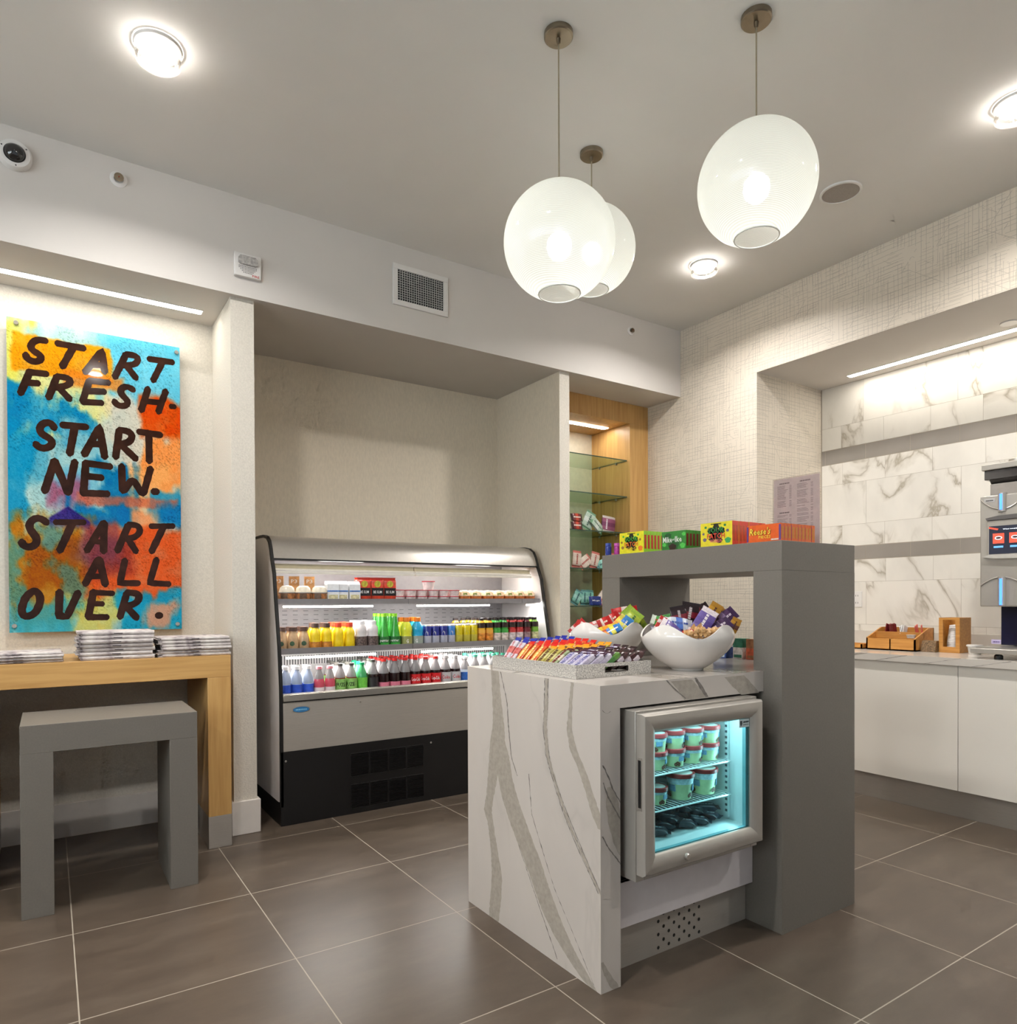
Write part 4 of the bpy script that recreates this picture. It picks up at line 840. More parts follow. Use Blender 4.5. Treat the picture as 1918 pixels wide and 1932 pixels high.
def bar_proto(key, L, W, T, cols, txt=None, th=.5, twid=.62):
    b = wrapper(L, W, T)
    if txt == '*': b.marks((0, 0, T*.53), (1, 0, 0), (0, 1, 0), L*twid, W*th, 3, 6, 1, len(key)+int(L*1000))
    elif txt: b.text(txt, (0, 0, T*.53), (1, 0, 0), (0, 1, 0), L*twid, W*th, 3, shear=.12)
    ms = [pm('wrap_'+key+str(i), c, .3, var=.16, vs=170) for i, c in enumerate(cols)]
    proto(key, [('wrapper', b.mesh('candy_wrapper', ms))])
bar_proto('b_pay', .122, .034, .018, [(206, 198, 204), (34, 44, 150), (202, 110, 104), (190, 34, 44)], 'Baby Ruth', .5)
bar_proto('b_org', .118, .034, .016, [(214, 92, 40), (206, 34, 26), (222, 140, 60), (240, 224, 150)], '*', .5)
bar_proto('b_yel', .118, .034, .016, [(176, 162, 84), (232, 150, 28), (200, 190, 130), (90, 60, 40)], '*', .5)
bar_proto('b_grn', .118, .034, .016, [(150, 160, 120), (74, 24, 28), (206, 196, 170), (110, 28, 34)], '*', .5, .66)
bar_proto('b_snk', .118, .035, .019, [(196, 190, 204), (70, 44, 60), (190, 180, 200), (50, 50, 140)], 'SNICKERS', .55)
bar_proto('b_mky', .118, .034, .018, [(96, 140, 62), (56, 32, 30), (70, 120, 60), (230, 230, 226)], '*', .5)
bar_proto('b_dk', .118, .033, .018, [(74, 44, 46), (44, 26, 28), (200, 186, 192), (224, 214, 218)], '*', .45)
BD = {'b_pay': 'pale blue-ended candy bar', 'b_org': 'orange candy bar', 'b_yel': 'yellow green candy bar',
      'b_grn': 'green and maroon bar', 'b_snk': 'silver blue-lettered candy bar', 'b_mky': 'green dark-ended candy bar', 'b_dk': 'dark brown striped bar'}
# tray
TX0, TX1, TY0, TY1, TZ = 1.423, 1.762, 1.733, 2.236, .9256
t = thing('serving_tray', ((TX0+TX1)/2, (TY0+TY1)/2, TZ), 'silver crackle tray full of candy bars on the island corner', 'tray')
M_CRK = pm('silver_crackle', (196, 192, 186), .35, metal=.3, var=.5, vs=230, bump=.5, bs=220)
b = MB(); b.box(TX0, TX1, TY0, TY1, TZ, TZ+.005)
for a in ((TX0, TX0+.007, TY0, TY1), (TX1-.007, TX1, TY0, TY1), (TX0+.007, TX1-.007, TY1-.007, TY1)): b.box(*a, TZ+.005, TZ+.045)
hx0, hx1 = 1.548, 1.652
for a in ((TX0+.007, hx0, TZ+.005, TZ+.045), (hx1, TX1-.007, TZ+.005, TZ+.045), (hx0, hx1, TZ+.005, TZ+.016), (hx0, hx1, TZ+.032, TZ+.045)): b.box(a[0], a[1], TY0, TY0+.007, a[2], a[3])
part(b, 'tray_body', M_CRK, t)
b = MB(); r = .008
pts = [(hx0+r*(1-math.cos(a)), TZ+.024+r*math.sin(a)) for a in [PI/2*k/4 for k in range(5)]]
for a in ((hx0, hx1, TZ+.032, TZ+.0335), (hx0, hx1, TZ+.0145, TZ+.016), (hx0-.001, hx0+.001, TZ+.016, TZ+.032), (hx1-.001, hx1+.001, TZ+.016, TZ+.032)): b.box(a[0], a[1], TY0-.001, TY0+.008, a[2], a[3])
part(b, 'handle_trim', pm('handle_dark', (60, 54, 50), .4), t)
NR, NC = 11, 7
for j in range(NR):
    for i in range(NC):
        y = TY0+.03+j*.0425; x = TX0+.052+i*.0375
        if j == 0 and i < 3: k = 'b_snk'
        elif j == 0 and i == 3: k = 'b_mky'
        elif j <= 2 and i >= 3: k = 'b_dk'
        elif j <= 2: k = 'b_snk'
        elif j == 3: k = 'b_grn' if i < 4 else 'b_snk'
        elif j <= 5: k = 'b_yel'
        elif j <= 8: k = 'b_org'
        else: k = 'b_pay'
        ang = math.radians(30+j*2.0+R.uniform(-3, 3)+(3 if i == NC-1 else 0))
        hl = .059
        if x+hl*math.cos(ang)*1.0 > TX1+.06: pass
        place(k, 'candy_bar', (x+.006, y+R.uniform(-.002, .002), TZ+.014+hl*math.sin(ang)+.004), BD[k]+' in tray, '+ORD[j]+' row from front, '+lr(i, NC), 'candy bar', 'candy bars in the silver tray', (R.uniform(-.05, .05), -ang, R.uniform(-.06, .1)))
b = MB(); b.box(TX0+.02, 1.50, TY0+.06, TY0+.34, TZ+.046, TZ+.05); b.box(TX0+.02, TX0+.022, TY0+.06, TY0+.34, TZ+.008, TZ+.046)
# bowls
def bowl(cx, cy, R0_, hlo, hhi, label, name='wave_bowl', rotb=0.0):
    b = MB(); seg = 72; n = 16; vs = []; fs = []
    va = math.atan2(-math.cos(YAW), -math.sin(YAW))+rotb     # a low point of the rim faces the room
    def ring(fr, inner):
        out = []
        for k in range(seg):
            a = 2*PI*k/seg; ph = (1-math.cos(4*(a-va)))/2; ph = ph**.9
            H = hlo+(hhi-hlo)*ph; z = H*fr
            q = min(1, z/(hhi*.78)); prof = .30+.70*math.sin(q*PI/2)**.85
            rr = R0_*prof*(1-.10*max(0, (z-hlo)/(hhi-hlo))**1.5)
            if inner: rr -= .006; z = max(z, .010)
            out.append((cx+rr*math.cos(a), cy+rr*math.sin(a), ISH+.002+z))
        return out
    rings = [ring(i/n, False) for i in range(n+1)]+[ring(i/n, True) for i in range(n, -1, -1)]
    for rg in rings: vs += rg
    for i in range(len(rings)-1):
        for k in range(seg): fs.append((i*seg+k, i*seg+(k+1) % seg, (i+1)*seg+(k+1) % seg, (i+1)*seg+k))
    fs.append(tuple(range(seg-1, -1, -1))); fs.append(tuple((len(rings)-1)*seg+k for k in range(seg)))
    b.add(vs, fs)
    b.lathe([(R0_*.33, .0005), (R0_*.35, .006), (R0_*.30, .012)], 48, cx=cx, cy=cy, cz=ISH, close=False)
    return solo(b, name, pm('white_porcelain', (226, 220, 214), .12, var=.01, coat=.4), (cx, cy, ISH), label, 'bowl', 'two white wavy-rimmed bowls')
BX1, BY1, BX2, BY2 = 1.968, 1.752, 1.943, 2.165
bowl(BX1, BY1, .170, .118, .166, 'large white wavy-rimmed bowl of candy on the island, nearer one')
bowl(BX2, BY2, .156, .118, .166, 'white wavy-rimmed bowl of red and yellow candy, farther one')
VR = Vector((math.cos(YAW), -math.sin(YAW), 0)); VA = Vector((math.sin(YAW), math.cos(YAW), 0)); VU = Vector((0, 0, 1))
def standing(key, name, base, r, a, z, th, lean, label, cat, group, sc=None):
    X = (VR*math.cos(math.radians(th))+VU*math.sin(math.radians(th))).normalized()
    nz = (-VA*math.cos(math.radians(lean))+VU*math.sin(math.radians(lean))); nz = (nz-X*nz.dot(X)).normalized(); Y = nz.cross(X)
    Mx = Matrix((X, Y, nz)).transposed(); p = base+VR*r+VA*a+VU*z
    return place(key, name, p, label, cat, group, Mx.to_euler(), sc)
def pouch(key, L, W, T, cols, txt=None):
    bar_proto(key, L, W, T, cols, txt, .20, .6)
pouch('p_blk', .088, .062, .018, [(48, 30, 34), (38, 24, 26), (130, 34, 44), (214, 200, 196)], '*')
pouch('p_gold', .085, .045, .016, [(190, 138, 44), (176, 124, 40), (110, 60, 40), (90, 40, 34)], '*')
pouch('p_pur', .11, .06, .016, [(104, 84, 150), (220, 206, 208), (92, 70, 140), (236, 226, 226)], '*')
pouch('p_purd', .10, .05, .016, [(84, 54, 92), (66, 42, 78), (150, 120, 160), (226, 210, 220)], '*')
pouch('p_grn', .09, .05, .016, [(70, 140, 60), (196, 202, 186), (60, 120, 54), (190, 40, 40)], '*')
pouch('p_sil', .10, .055, .018, [(180, 186, 198), (206, 206, 208), (70, 104, 176), (60, 80, 150)], '*')
pouch('p_red', .10, .05, .016, [(200, 40, 36), (190, 24, 26), (226, 206, 196), (236, 220, 200)], '*')
pouch('p_redw', .095, .035, .014, [(216, 196, 190), (180, 44, 40), (200, 60, 54), (190, 30, 34)], '*')
pouch('p_yel', .105, .05, .016, [(228, 196, 60), (206, 190, 70), (230, 150, 40), (190, 60, 40)], '*')
pouch('p_blu', .095, .045, .016, [(40, 110, 190), (60, 130, 190), (230, 220, 90), (240, 236, 220)], '*')
pouch('p_lime', .115, .06, .018, [(176, 190, 62), (150, 178, 60), (206, 206, 90), (60, 110, 60)], '*')
GB1 = 'snack packs heaped in the nearer white bowl'; GB2 = 'snack packs heaped in the farther white bowl'
B1 = Vector((BX1, BY1, ISH)); B2 = Vector((BX2, BY2, ISH))
def z1(y): return (1165-y)/4091
for k, r, z, a, th, ln, sc, lb in [
    ('p_blk', -.030, z1(375), .00, 100, 20, .95, 'dark pouch with red spot standing up at top left of the nearer bowl'),
    ('p_blk', .010, z1(340), .01, 80, 18, 1.05, 'dark pouch with red spot at the very top of the nearer bowl'),
    ('p_blk', .055, z1(330), .03, 30, 20, 1.0, 'dark pouch lying slanted behind the purple pouch in the nearer bowl'),
    ('p_gold', .098, z1(330), .02, 58, 15, 1.05, 'gold pouch leaning right at the top of the nearer bowl'),
    ('p_gold', .126, z1(360), .05, 50, 15, .9, 'narrow gold pouch behind the other gold one in the nearer bowl'),
    ('p_purd', .145, z1(420), .03, 38, 25, 1.05, 'dark purple bar sticking out to the right of the nearer bowl'),
    ('p_gold', .168, z1(520), -.01, 62, 10, .8, 'yellow wrapper hanging over the right rim of the nearer bowl'),
    ('p_grn', -.065, z1(420), .02, 12, 30, .9, 'green wrapper lying at the upper left of the nearer bowl'),
    ('p_grn', -.10, z1(455), .0, 155, 30, .8, 'pale green wrapper at the left edge of the nearer bowl'),
    ('p_sil', -.038, z1(480), -.03, -8, 40, 1.0, 'silver and blue pouch in the middle left of the nearer bowl'),
    ('p_pur', .047, z1(460), -.04, 58, 25, 1.05, 'purple and white pouch standing diagonally in the nearer bowl'),
    ('p_pur', -.07, z1(560), -.06, -38, 45, .9, 'purple and white pouch sloping along the left rim of the nearer bowl'),
    ('p_redw', -.108, z1(500), -.02, 60, 15, .8, 'red wrapper at the far left peak of the nearer bowl'),
    ('p_purd', .105, z1(535), -.03, 30, 40, 1.0, 'purple wrapper along the right rim of the nearer bowl'),
    ('p_purd', .075, z1(585), -.05, 42, 50, .8, 'dark purple wrapper in front of the purple diagonal pouch'),
    ('p_redw', -.02, z1(600), -.05, 20, 50, .9, 'red and white wrapper low in the middle of the nearer bowl'),
    ('p_blk', .0, z1(480), .03, 10, 40, 1.1, 'dark pouch lying flat under the standing dark pouches'),
    ('p_sil', .04, z1(640), .02, 5, 70, 1.2, 'silver pouch lying at the bottom of the heap in the nearer bowl'),
    ('p_purd', -.06, z1(600), .04, 170, 70, 1.3, 'dark purple wrapper lying deep in the left of the nearer bowl'),
    ('p_purd', .07, z1(560), .06, 10, 70, 1.3, 'dark purple wrapper lying deep in the right of the nearer bowl')]:
    standing(k, 'snack_pouch', B1, r, a, z, th, ln, lb, 'snack pouch', GB1, (sc, sc, sc))
b = MB(); b.lathe([(.001, -.009), (.009, -.006), (.012, 0), (.009, .006), (.001, .009)], 10, close=False)
b.add([(0.010, -.008, -.002), (0.022, -.011, .002), (.022, .011, .002), (.010, .008, -.002)], [(0, 1, 2, 3)]); b.add([(-0.010, -.008, -.002), (-0.022, -.011, .002), (-.022, .011, .002), (-.010, .008, -.002)], [(0, 3, 2, 1)])
proto('twist', [('wrapper', b.mesh('twist_candy', [pm('tan_wrap', (214, 168, 112), .35, var=.25, vs=120)]))])
for i in range(9):
    standing('twist', 'wrapped_candy', B1, -.015+.0105*i-.012*(i % 2), -.095-.008*(i % 3), z1(640-45*(i % 3)), R.uniform(-60, 60), 30, 'small tan twist-wrapped candy at the front dip of the nearer bowl, '+lr(i, 9), 'candy', 'tan wrapped candies in the nearer bowl', (1.1, 1.1, 1.1))
def z2(y): return .176-(y-170)/1609
for k, r, z, a, th, ln, sc, lb in [
    ('p_redw', -.125, z2(215), -.01, 42, 15, .85, 'red and white bar leaning over the left rim of the farther bowl'),
    ('p_redw', -.095, z2(222), -.03, -35, 30, .9, 'white and red bar sloping down inside the left of the farther bowl'),
    ('p_redw', -.065, z2(215), .0, 20, 30, .95, 'white and red bar behind the left rim of the farther bowl'),
    ('p_red', -.02, z2(200), .01, 25, 25, .9, 'small red pouch in the middle of the farther bowl'),
    ('p_red', .02, z2(180), .03, 35, 20, .95, 'red pouch with pale band in the middle top of the farther bowl'),
    ('p_red', .085, z2(128), .05, 8, 12, 1.1, 'red pouch at the very top of the farther bowl'),
    ('p_redw', -.03, z2(245), -.06, 30, 45, .9, 'white wrapper low at the front dip of the farther bowl'),
    ('p_yel', -.012, z2(243), -.08, 18, 40, 1.0, 'yellow pouch at the front dip of the farther bowl'),
    ('p_blu', .012, z2(236), -.09, 28, 35, .8, 'blue pouch at the front dip of the farther bowl'),
    ('p_yel', .04, z2(212), -.05, 48, 30, 1.0, 'yellow pouch leaning diagonally in the farther bowl'),
    ('p_blu', .058, z2(212), -.07, 52, 25, .95, 'blue pouch leaning diagonally in the farther bowl'),
    ('p_lime', .09, z2(190), -.04, 50, 25, 1.0, 'large lime pouch leaning right in the farther bowl'),
    ('p_lime', .115, z2(165), .0, 130, 20, 1.0, 'lime pouch over the right rim of the farther bowl'),
    ('p_yel', .0, z2(260), .02, 5, 70, 1.3, 'yellow pouch lying deep in the farther bowl'),
    ('p_red', .05, z2(235), .04, 8, 60, 1.2, 'red pouch lying deep behind the lime pouches')]:
    standing(k, 'snack_pouch', B2, r, a, z, th, ln, lb, 'snack pouch', GB2, (sc, sc, sc))
# packs behind the bowls at the back of the counter
for x, y, wx, wy, h, c1, c2, lb in [(2.50, 2.02, .05, .07, .088, (58, 84, 150), (196, 206, 216), 'blue and white gum pack display on the island behind the nearer bowl'),
                             (2.53, 1.945, .05, .05, .088, (206, 196, 188), (44, 110, 84), 'small white and green box at the back of the island counter'),
                             (2.53, 1.872, .05, .06, .088, (196, 92, 60), (150, 100, 66), 'small orange box at the back of the island counter by the frame leg')]:
    b = MB(); b.box(x-wx/2, x+wx/2, y-wy/2, y+wy/2, .9256, .9256+h*.55, 0); b.box(x-wx/2, x+wx/2, y-wy/2, y+wy/2, .9256+h*.55, .9256+h, 1)
    b.box(x-wx/2-.0006, x-wx/2, y-wy*.4, y+wy*.4, .93, .9256+h*.2, 1)
    solo(b, 'candy_pack', [pm('pack'+lb[:9]+'a', c1, .3, var=.35, vs=70), pm('pack'+lb[:9]+'b', c2, .3, var=.25, vs=60)], (x, y, .9256), lb, 'candy pack', None, .0015)

# ------------------------------------------------------------------ candy boxes on the frame
TOPZ = 1.3905
def box_proto(key, wy, h, cols, paint):
    b = MB(); b.box(0, .0195, -wy/2, wy/2, 0, h, 0); b.m[4] = 1
    b.m[2] = 2; b.m[1] = 2
    b.box(.004, .0155, -wy/2-.0004, -wy/2, h*.18, h*.82, 3)
    paint(b, wy, h)
    ms = [pm('box_'+key+str(i), c, .3, var=.10, vs=60) for i, c in enumerate(cols)]
    proto(key, [('carton', b.mesh('candy_box', ms))])
F = -.0008
def blobs(b, pts, m, k=0):
    for j, (y, z, r) in enumerate(pts):
        n = 14; vs = [(F-.0003*k-.0002, y, z)]+[(F-.0003*k-.0002, y+r*(1+.22*math.sin(5*a_*2*PI/n+j))*math.cos(a_*2*PI/n), z+r*.8*math.sin(a_*2*PI/n)) for a_ in range(n)]
        b.add(vs, [(0, 1+(i+1) % n, 1+i) for i in range(n)], m)
def tx(b, s, y, z, w, h, m, k=0, sh=0): b.text(s, (F-.0004*k, y, z), (0, -1, 0), (0, 0, 1), w, h, m, sh)
def sp_paint(third, kid):
    def f(b, w, h):
        blobs(b, [(0, h*.52, .026), (.024, h*.66, .016), (-.026, h*.64, .016), (0, h*.82, .015), (.018, h*.36, .017), (-.016, h*.24, .014)], 5, 0)
        b.marks((F-.0004, 0, h*.93), (0, -1, 0), (0, 0, 1), .05, .005, 5, 8)
        tx(b, 'SOUR', 0, h*.68, .078, .023, 6, 2); tx(b, 'PATCH', 0, h*.43, .084, .021, 7, 2); tx(b, third, 0, h*.22, .058, .013, 8, 2)
        blobs(b, [(w*.36, h*.3, .009), (w*.4, h*.55, .006), (-w*.36, h*.62, .007)], 4, 1); blobs(b, [(-w*.37, h*.22, .014)], 9, 1); blobs(b, [(-w*.28, h*.85, .006), (w*.33, h*.82, .006)], 6, 1)
    return f
box_proto('sour', .152, .095, [(120, 190, 50), (226, 216, 40), (150, 206, 60), (196, 60, 50), (150, 110, 60), (30, 34, 24), (60, 170, 60), (228, 110, 40), (226, 190, 50), (226, 120, 40)], sp_paint('KIDS', 0))
def mi_paint(b, w, h):
    blobs(b, [(0, h*.25, .03), (.03, h*.75, .018)], 5, 0); tx(b, 'Mike', .032, h*.56, .05, .024, 4, 2); tx(b, 'and', 0, h*.56, .012, .010, 4, 2); tx(b, 'Ike', -.028, h*.56, .036, .024, 4, 2)
    blobs(b, [(-.05, h*.2, .014), (-.056, h*.8, .010), (.05, h*.3, .010)], 6, 1); blobs(b, [(.005, h*.14, .02)], 7, 1)
box_proto('mike', .132, .078, [(34, 62, 34), (52, 128, 52), (60, 150, 60), (106, 40, 40), (232, 236, 226), (34, 92, 44), (84, 190, 80), (50, 32, 26)], mi_paint)
box_proto('melon', .152, .093, [(212, 66, 60), (226, 210, 44), (220, 84, 70), (190, 90, 60), (110, 96, 120), (30, 34, 24), (50, 140, 70), (222, 70, 50), (230, 120, 120), (60, 160, 90)], sp_paint('WATERMELON', 0))
def re_paint(b, w, h):
    tx(b, "Reese's", .012, h*.62, .088, .026, 4, 1, .15); tx(b, "Reese's", .0135, h*.63, .088, .026, 5, 2, .15); tx(b, 'PIECES', -.005, h*.3, .05, .011, 5, 1)
    b.box(F, 0, -w/2, -w/2+.008, .004, h-.004, 6); b.box(F-.0004, 0, w/2-.006, w/2, .004, h-.004, 6); b.marks((F-.0008, -w*.33, h*.12), (0, -1, 0), (0, 0, 1), .03, .007, 7, 4)
box_proto('reese', .142, .064, [(214, 104, 30), (222, 92, 24), (220, 100, 36), (206, 130, 40), (80, 50, 30), (236, 206, 60), (90, 60, 130), (226, 214, 200)], re_paint)
for key, y, x0, n, lb, nm, g in [('sour', 2.252, 2.17, 10, 'yellow and green candy box', 'left end of the frame', 'yellow green sour candy boxes'),
                      ('mike', 2.005, 2.17, 9, 'dark green fruit candy box', 'middle left of the frame', 'dark green fruit candy boxes'),
                      ('melon', 1.786, 2.17, 10, 'yellow and red candy box', 'middle of the frame', 'red and yellow sour candy boxes'),
                      ('reese', 1.572, 2.172, 10, 'orange peanut candy box', 'near corner of the frame', 'orange peanut candy boxes')]:
    for i in range(n):
        place(key, 'candy_box', (x0+i*.0203, y+R.uniform(-.001, .001), TOPZ), lb+' on the frame, '+('leading its row' if i == 0 else ORD[i]+' in its row'), 'candy box', g, (0, 0, 0))
# gum tubs
for i, (x, y, c1, lb) in enumerate([(2.168, 2.402, (44, 60, 140), 'blue round gum tub'), (2.200, 2.377, (180, 60, 150), 'magenta round gum tub')]):
    t = thing('gum_tub', (x, y, TOPZ), lb+' beside the green sour candy box on the frame', 'gum tub')
    b = MB(); b.lathe([(.0, 0), (.0135, 0), (.0145, .004), (.0145, .040), (.012, .043)], 24, cx=x, cy=y, cz=TOPZ); part(b, 'tub_body', pm('gum%d' % i, c1, .25, var=.3, vs=80), t)
    b = MB(); b.lathe([(.0135, .0435), (.014, .056), (.001, .057)], 24, cx=x, cy=y, cz=TOPZ, close=False); part(b, 'lid', pm('gumlid%d' % i, [(60, 80, 160), (206, 90, 180)][i], .3), t)
# menu sign in acrylic holder
sx, sy0, sy1, sz0, sz1 = 2.53, 1.578, 1.782, TOPZ, 1.678
t = thing('menu_sign', (sx, 1.68, TOPZ), 'printed price list in clear upright holder at the back of the frame top', 'sign')
b = MB(); b.box(sx-.001, sx+.001, sy0, sy1, sz0+.004, sz1)
rn = random.Random(8)
for (ya, yb_, za, zb, hd) in ((1.765, 1.70, 1.655, 1.565, 'Cold Food'), (1.765, 1.70, 1.535, 1.42, 'Beverages'), (1.675, 1.605, 1.655, 1.41, 'Candy & Snacks')):
    b.marks((sx-.0011, (ya+yb_)/2, za+.004), (0, -1, 0), (0, 0, 1), .045, .006, 1, 6)
    z = za-.006
    while z > zb:
        wv = rn.uniform(.5, .75)*(ya-yb_); b.box(sx-.0016, sx-.001, ya-wv, ya, z-.0013, z, 1); b.box(sx-.0016, sx-.001, yb_, yb_+.010, z-.0013, z, 1)
        z -= .0052 if rn.random() > .15 else .0105
part(b, 'paper_sheet', [pm('pink_paper', (236, 222, 218), .7), pm('print_grey', (136, 122, 124), .7)], t)
b = MB(); b.box(sx-.0035, sx-.002, sy0-.004, sy1+.004, sz0, sz1+.004); b.box(sx-.002, sx+.045, sy0-.004, sy1+.004, sz0, sz0+.002); part(b, 'acrylic_holder', thin_glass('acrylic', (238, 236, 236), .7), t)

# ------------------------------------------------------------------ snacks in the niche
pouch('n_red', .11, .06, .02, [(120, 44, 44), (60, 30, 30), (190, 70, 50), (230, 220, 210)], '*')
pouch('n_grn', .15, .09, .02, [(176, 196, 180), (110, 150, 120), (206, 214, 206), (60, 90, 80)], '*')
pouch('n_pnk', .13, .09, .014, [(150, 86, 116), (200, 190, 186), (120, 60, 96), (230, 220, 226)], '*')
pouch('n_wht', .13, .08, .02, [(206, 188, 176), (190, 110, 100), (214, 200, 186), (170, 80, 70)], '*')
pouch('n_teal', .12, .07, .02, [(120, 180, 166), (90, 140, 140), (150, 200, 190), (40, 80, 90)], '*')
pouch('n_blue', .12, .07, .02, [(30, 50, 120), (40, 60, 130), (30, 50, 120), (236, 236, 236)], 'Mega')
def niche(items, z, shelf):
    for i, (k, x, y, th, ln, dz, lb) in enumerate(items):
        X = Vector((math.cos(math.radians(th)), 0, math.sin(math.radians(th)))); nz = Vector((0, -math.cos(math.radians(ln)), math.sin(math.radians(ln)))); nz = (nz-X*nz.dot(X)).normalized(); Y = nz.cross(X)
        place(k, 'snack_bag', (x, y, z+.0045+dz), lb+' on the '+shelf+' niche shelf, '+lr(i, len(items)), 'snack bag', 'snack bags in the maple niche', Matrix((X, Y, nz)).transposed().to_euler())
niche([('n_red', 3.345, 4.06, 0, 10, .035, 'dark red snack pack'), ('n_red', 3.35, 4.07, 0, 12, .098, 'dark snack pack stacked upright'), ('n_grn', 3.47, 4.07, 62, 15, .082, 'pale green bag standing'), ('n_grn', 3.545, 4.06, -42, 30, .05, 'pale green bag sloping'),
       ('n_pnk', 3.66, 4.08, 84, 5, .066, 'purple packet'), ('n_pnk', 3.695, 4.10, 84, 5, .068, 'purple packet'), ('n_pnk', 3.73, 4.12, 84, 5, .069, 'purple packet'), ('n_pnk', 3.76, 4.14, 84, 5, .07, 'purple packet')], SHZ[3], 'third highest')
niche([('n_wht', 3.35, 4.07, 84, 15, .067, 'pink and white bag'), ('n_wht', 3.44, 4.08, 35, 20, .05, 'pink and white bag sloping'), ('n_wht', 3.53, 4.07, 78, 15, .065, 'pink and white bag'), ('n_teal', 3.60, 4.06, 20, 20, .036, 'teal and white bag'), ('n_wht', 3.70, 4.08, 80, 10, .066, 'cream bag')], SHZ[2], 'third lowest')
niche([('n_teal', 3.36, 4.08, 60, 15, .062, 'teal green bag'), ('n_teal', 3.44, 4.09, 88, 12, .062, 'teal bag upright'), ('n_blue', 3.51, 4.04, 0, 8, .036, 'navy blue pack with white letters'), ('n_teal', 3.52, 4.12, 84, 8, .062, 'teal bag behind the navy pack'), ('n_wht', 3.61, 4.07, 50, 15, .06, 'cream bag leaning'), ('n_wht', 3.70, 4.09, 84, 10, .066, 'cream bag')], SHZ[1], 'second lowest')
# ------------------------------------------------------------------ open display cooler
KX0, KX1 = 1.008, 2.812
t = thing('open_display_cooler', (1.91, 4.0, 0), 'open refrigerated display case of drinks and snacks with silver hood in the wall recess', 'display cooler')
OUT = [(4.40, 1.562), (4.05, 1.562), (3.97, 1.559), (3.91, 1.547), (3.866, 1.52), (3.838, 1.475), (3.817, 1.42), (3.775, 1.335), (3.748, 1.20), (3.69, .946), (3.664, .746), (3.66, .66)]
def offs(P, d):
    o = []
    for i, p in enumerate(P):
        a = P[max(0, i-1)]; c = P[min(len(P)-1, i+1)]; dy, dz = c[0]-a[0], c[1]-a[1]; l = math.hypot(dy, dz); o.append((p[0]+(-dz/l)*d, p[1]+(dy/l)*d))
    return o
INN = offs(OUT, .016); ok_ = INN[0][1] < 1.56
if not ok_: INN = offs(OUT, -.016)
M_SIDE = pm('cooler_side', (234, 228, 226), .4, var=.02)
for k, (xa, xb) in enumerate(((KX0, KX0+.016), (KX1-.016, KX1))):
    b = MB(); b.prism(INN+[(3.676, .125), (3.70, .12), (4.40, .12)], 'x', xa+.0015, xb-.0015); sp_ = part(b, 'side_panel', M_SIDE, t)
    b = MB(); n = len(OUT)
    O2 = OUT+[(3.66, .10)]; I2 = INN+[(3.676, .10)]
    for i in range(len(O2)-1):
        (a, c), (d, e), (f, g), (h, q) = O2[i], O2[i+1], I2[i+1], I2[i]
        b.prism([(a, c), (d, e), (f, g), (h, q)], 'x', xa, xb)
    part(b, 'edge_trim', M_BLACK, t)
b = MB(); b.box(KX0+.002, KX1-.002, 3.66, 4.40, 0, .3905); part(b, 'base', pm('base_black', (17, 15, 15), .45, var=.08), t, bevel=.001)
b = MB()
for (z0, z1) in ((.208, .338), (.030, .165)):
    x = 1.393
    for k in range(4):
        xa, xb = x+k*.114, x+k*.114+.107
        for j in range(15): z = z0+.004+j*(z1-z0-.008)/15; b.add([(xa, 3.6592, z), (xb, 3.6592, z), (xb, 3.6555, z+.0035), (xa, 3.6555, z+.0035)], [(0, 1, 2, 3), (3, 2, 1, 0)])
        for (p, q) in ((z0, z0+.0014), (z1-.0014, z1)): b.box(xa, xb, 3.6575, 3.6598, p, q)
        for (p, q) in ((xa, xa+.0012), (xb-.0012, xb)): b.box(p, q, 3.6575, 3.6598, z0, z1)
part(b, 'grille', pm('grille_grey', (76, 74, 74), .35, metal=.5), t)
for x in (1.036, 1.893, 2.75):
    b = MB(); b.lathe([(.006, 0), (.005, .002), (.001, .0025)], 12, T=Matrix.Translation((x, 3.6598, .341)) @ Matrix.Rotation(PI/2, 4, 'X'), close=False); part(b, 'screw', M_STEELH, t)
b = MB(); b.box(KX0+.0165, KX1-.0165, 3.660, 3.70, .391, .655); part(b, 'front_panel', M_STEEL, t, bevel=.001)
b = MB(); b.lathe([(.007, 0), (.007, .003), (.001, .004)], 16, T=Matrix.Translation((1.452, 3.66, .624)) @ Matrix.Rotation(PI/2, 4, 'X'), close=False); part(b, 'panel_lock', M_STEELH, t)
b = MB(); n = 36
for r, m, y in ((1, 0, 3.6588), (.88, 1, 3.6582)): b.add([(1.119+.049*r*math.cos(a*2*PI/n), y, .608+.0165*r*math.sin(a*2*PI/n)) for a in range(n)], [tuple(range(n))], m)
b.marks((1.119, 3.6578, .608), (1, 0, 0), (0, 0, 1), .06, .009, 2, 7)
part(b, 'oval_badge', [M_STEELH, pm('badge_blue', (52, 118, 170), .3), pm('badge_pale', (130, 190, 220), .3)], t)
b = MB(); b.box(KX0+.0165, KX1-.0165, 3.656, 3.676, .6555, .690); b.box(KX0+.0165, KX1-.0165, 3.662, 3.70, .690, .694); part(b, 'deck_lip', M_STEELH, t, bevel=.002)
b = MB(); b.box(KX0+.0165, KX1-.0165, 3.657, 3.675, .6500, .6554); part(b, 'lip_seal', M_BLACK, t)
b = MB(); b.box(KX0+.0165, KX1-.0165, 3.70, 4.26, .60, .620); part(b, 'deck', pm('deck_grey', (120, 116, 114), .4, metal=.3), t)
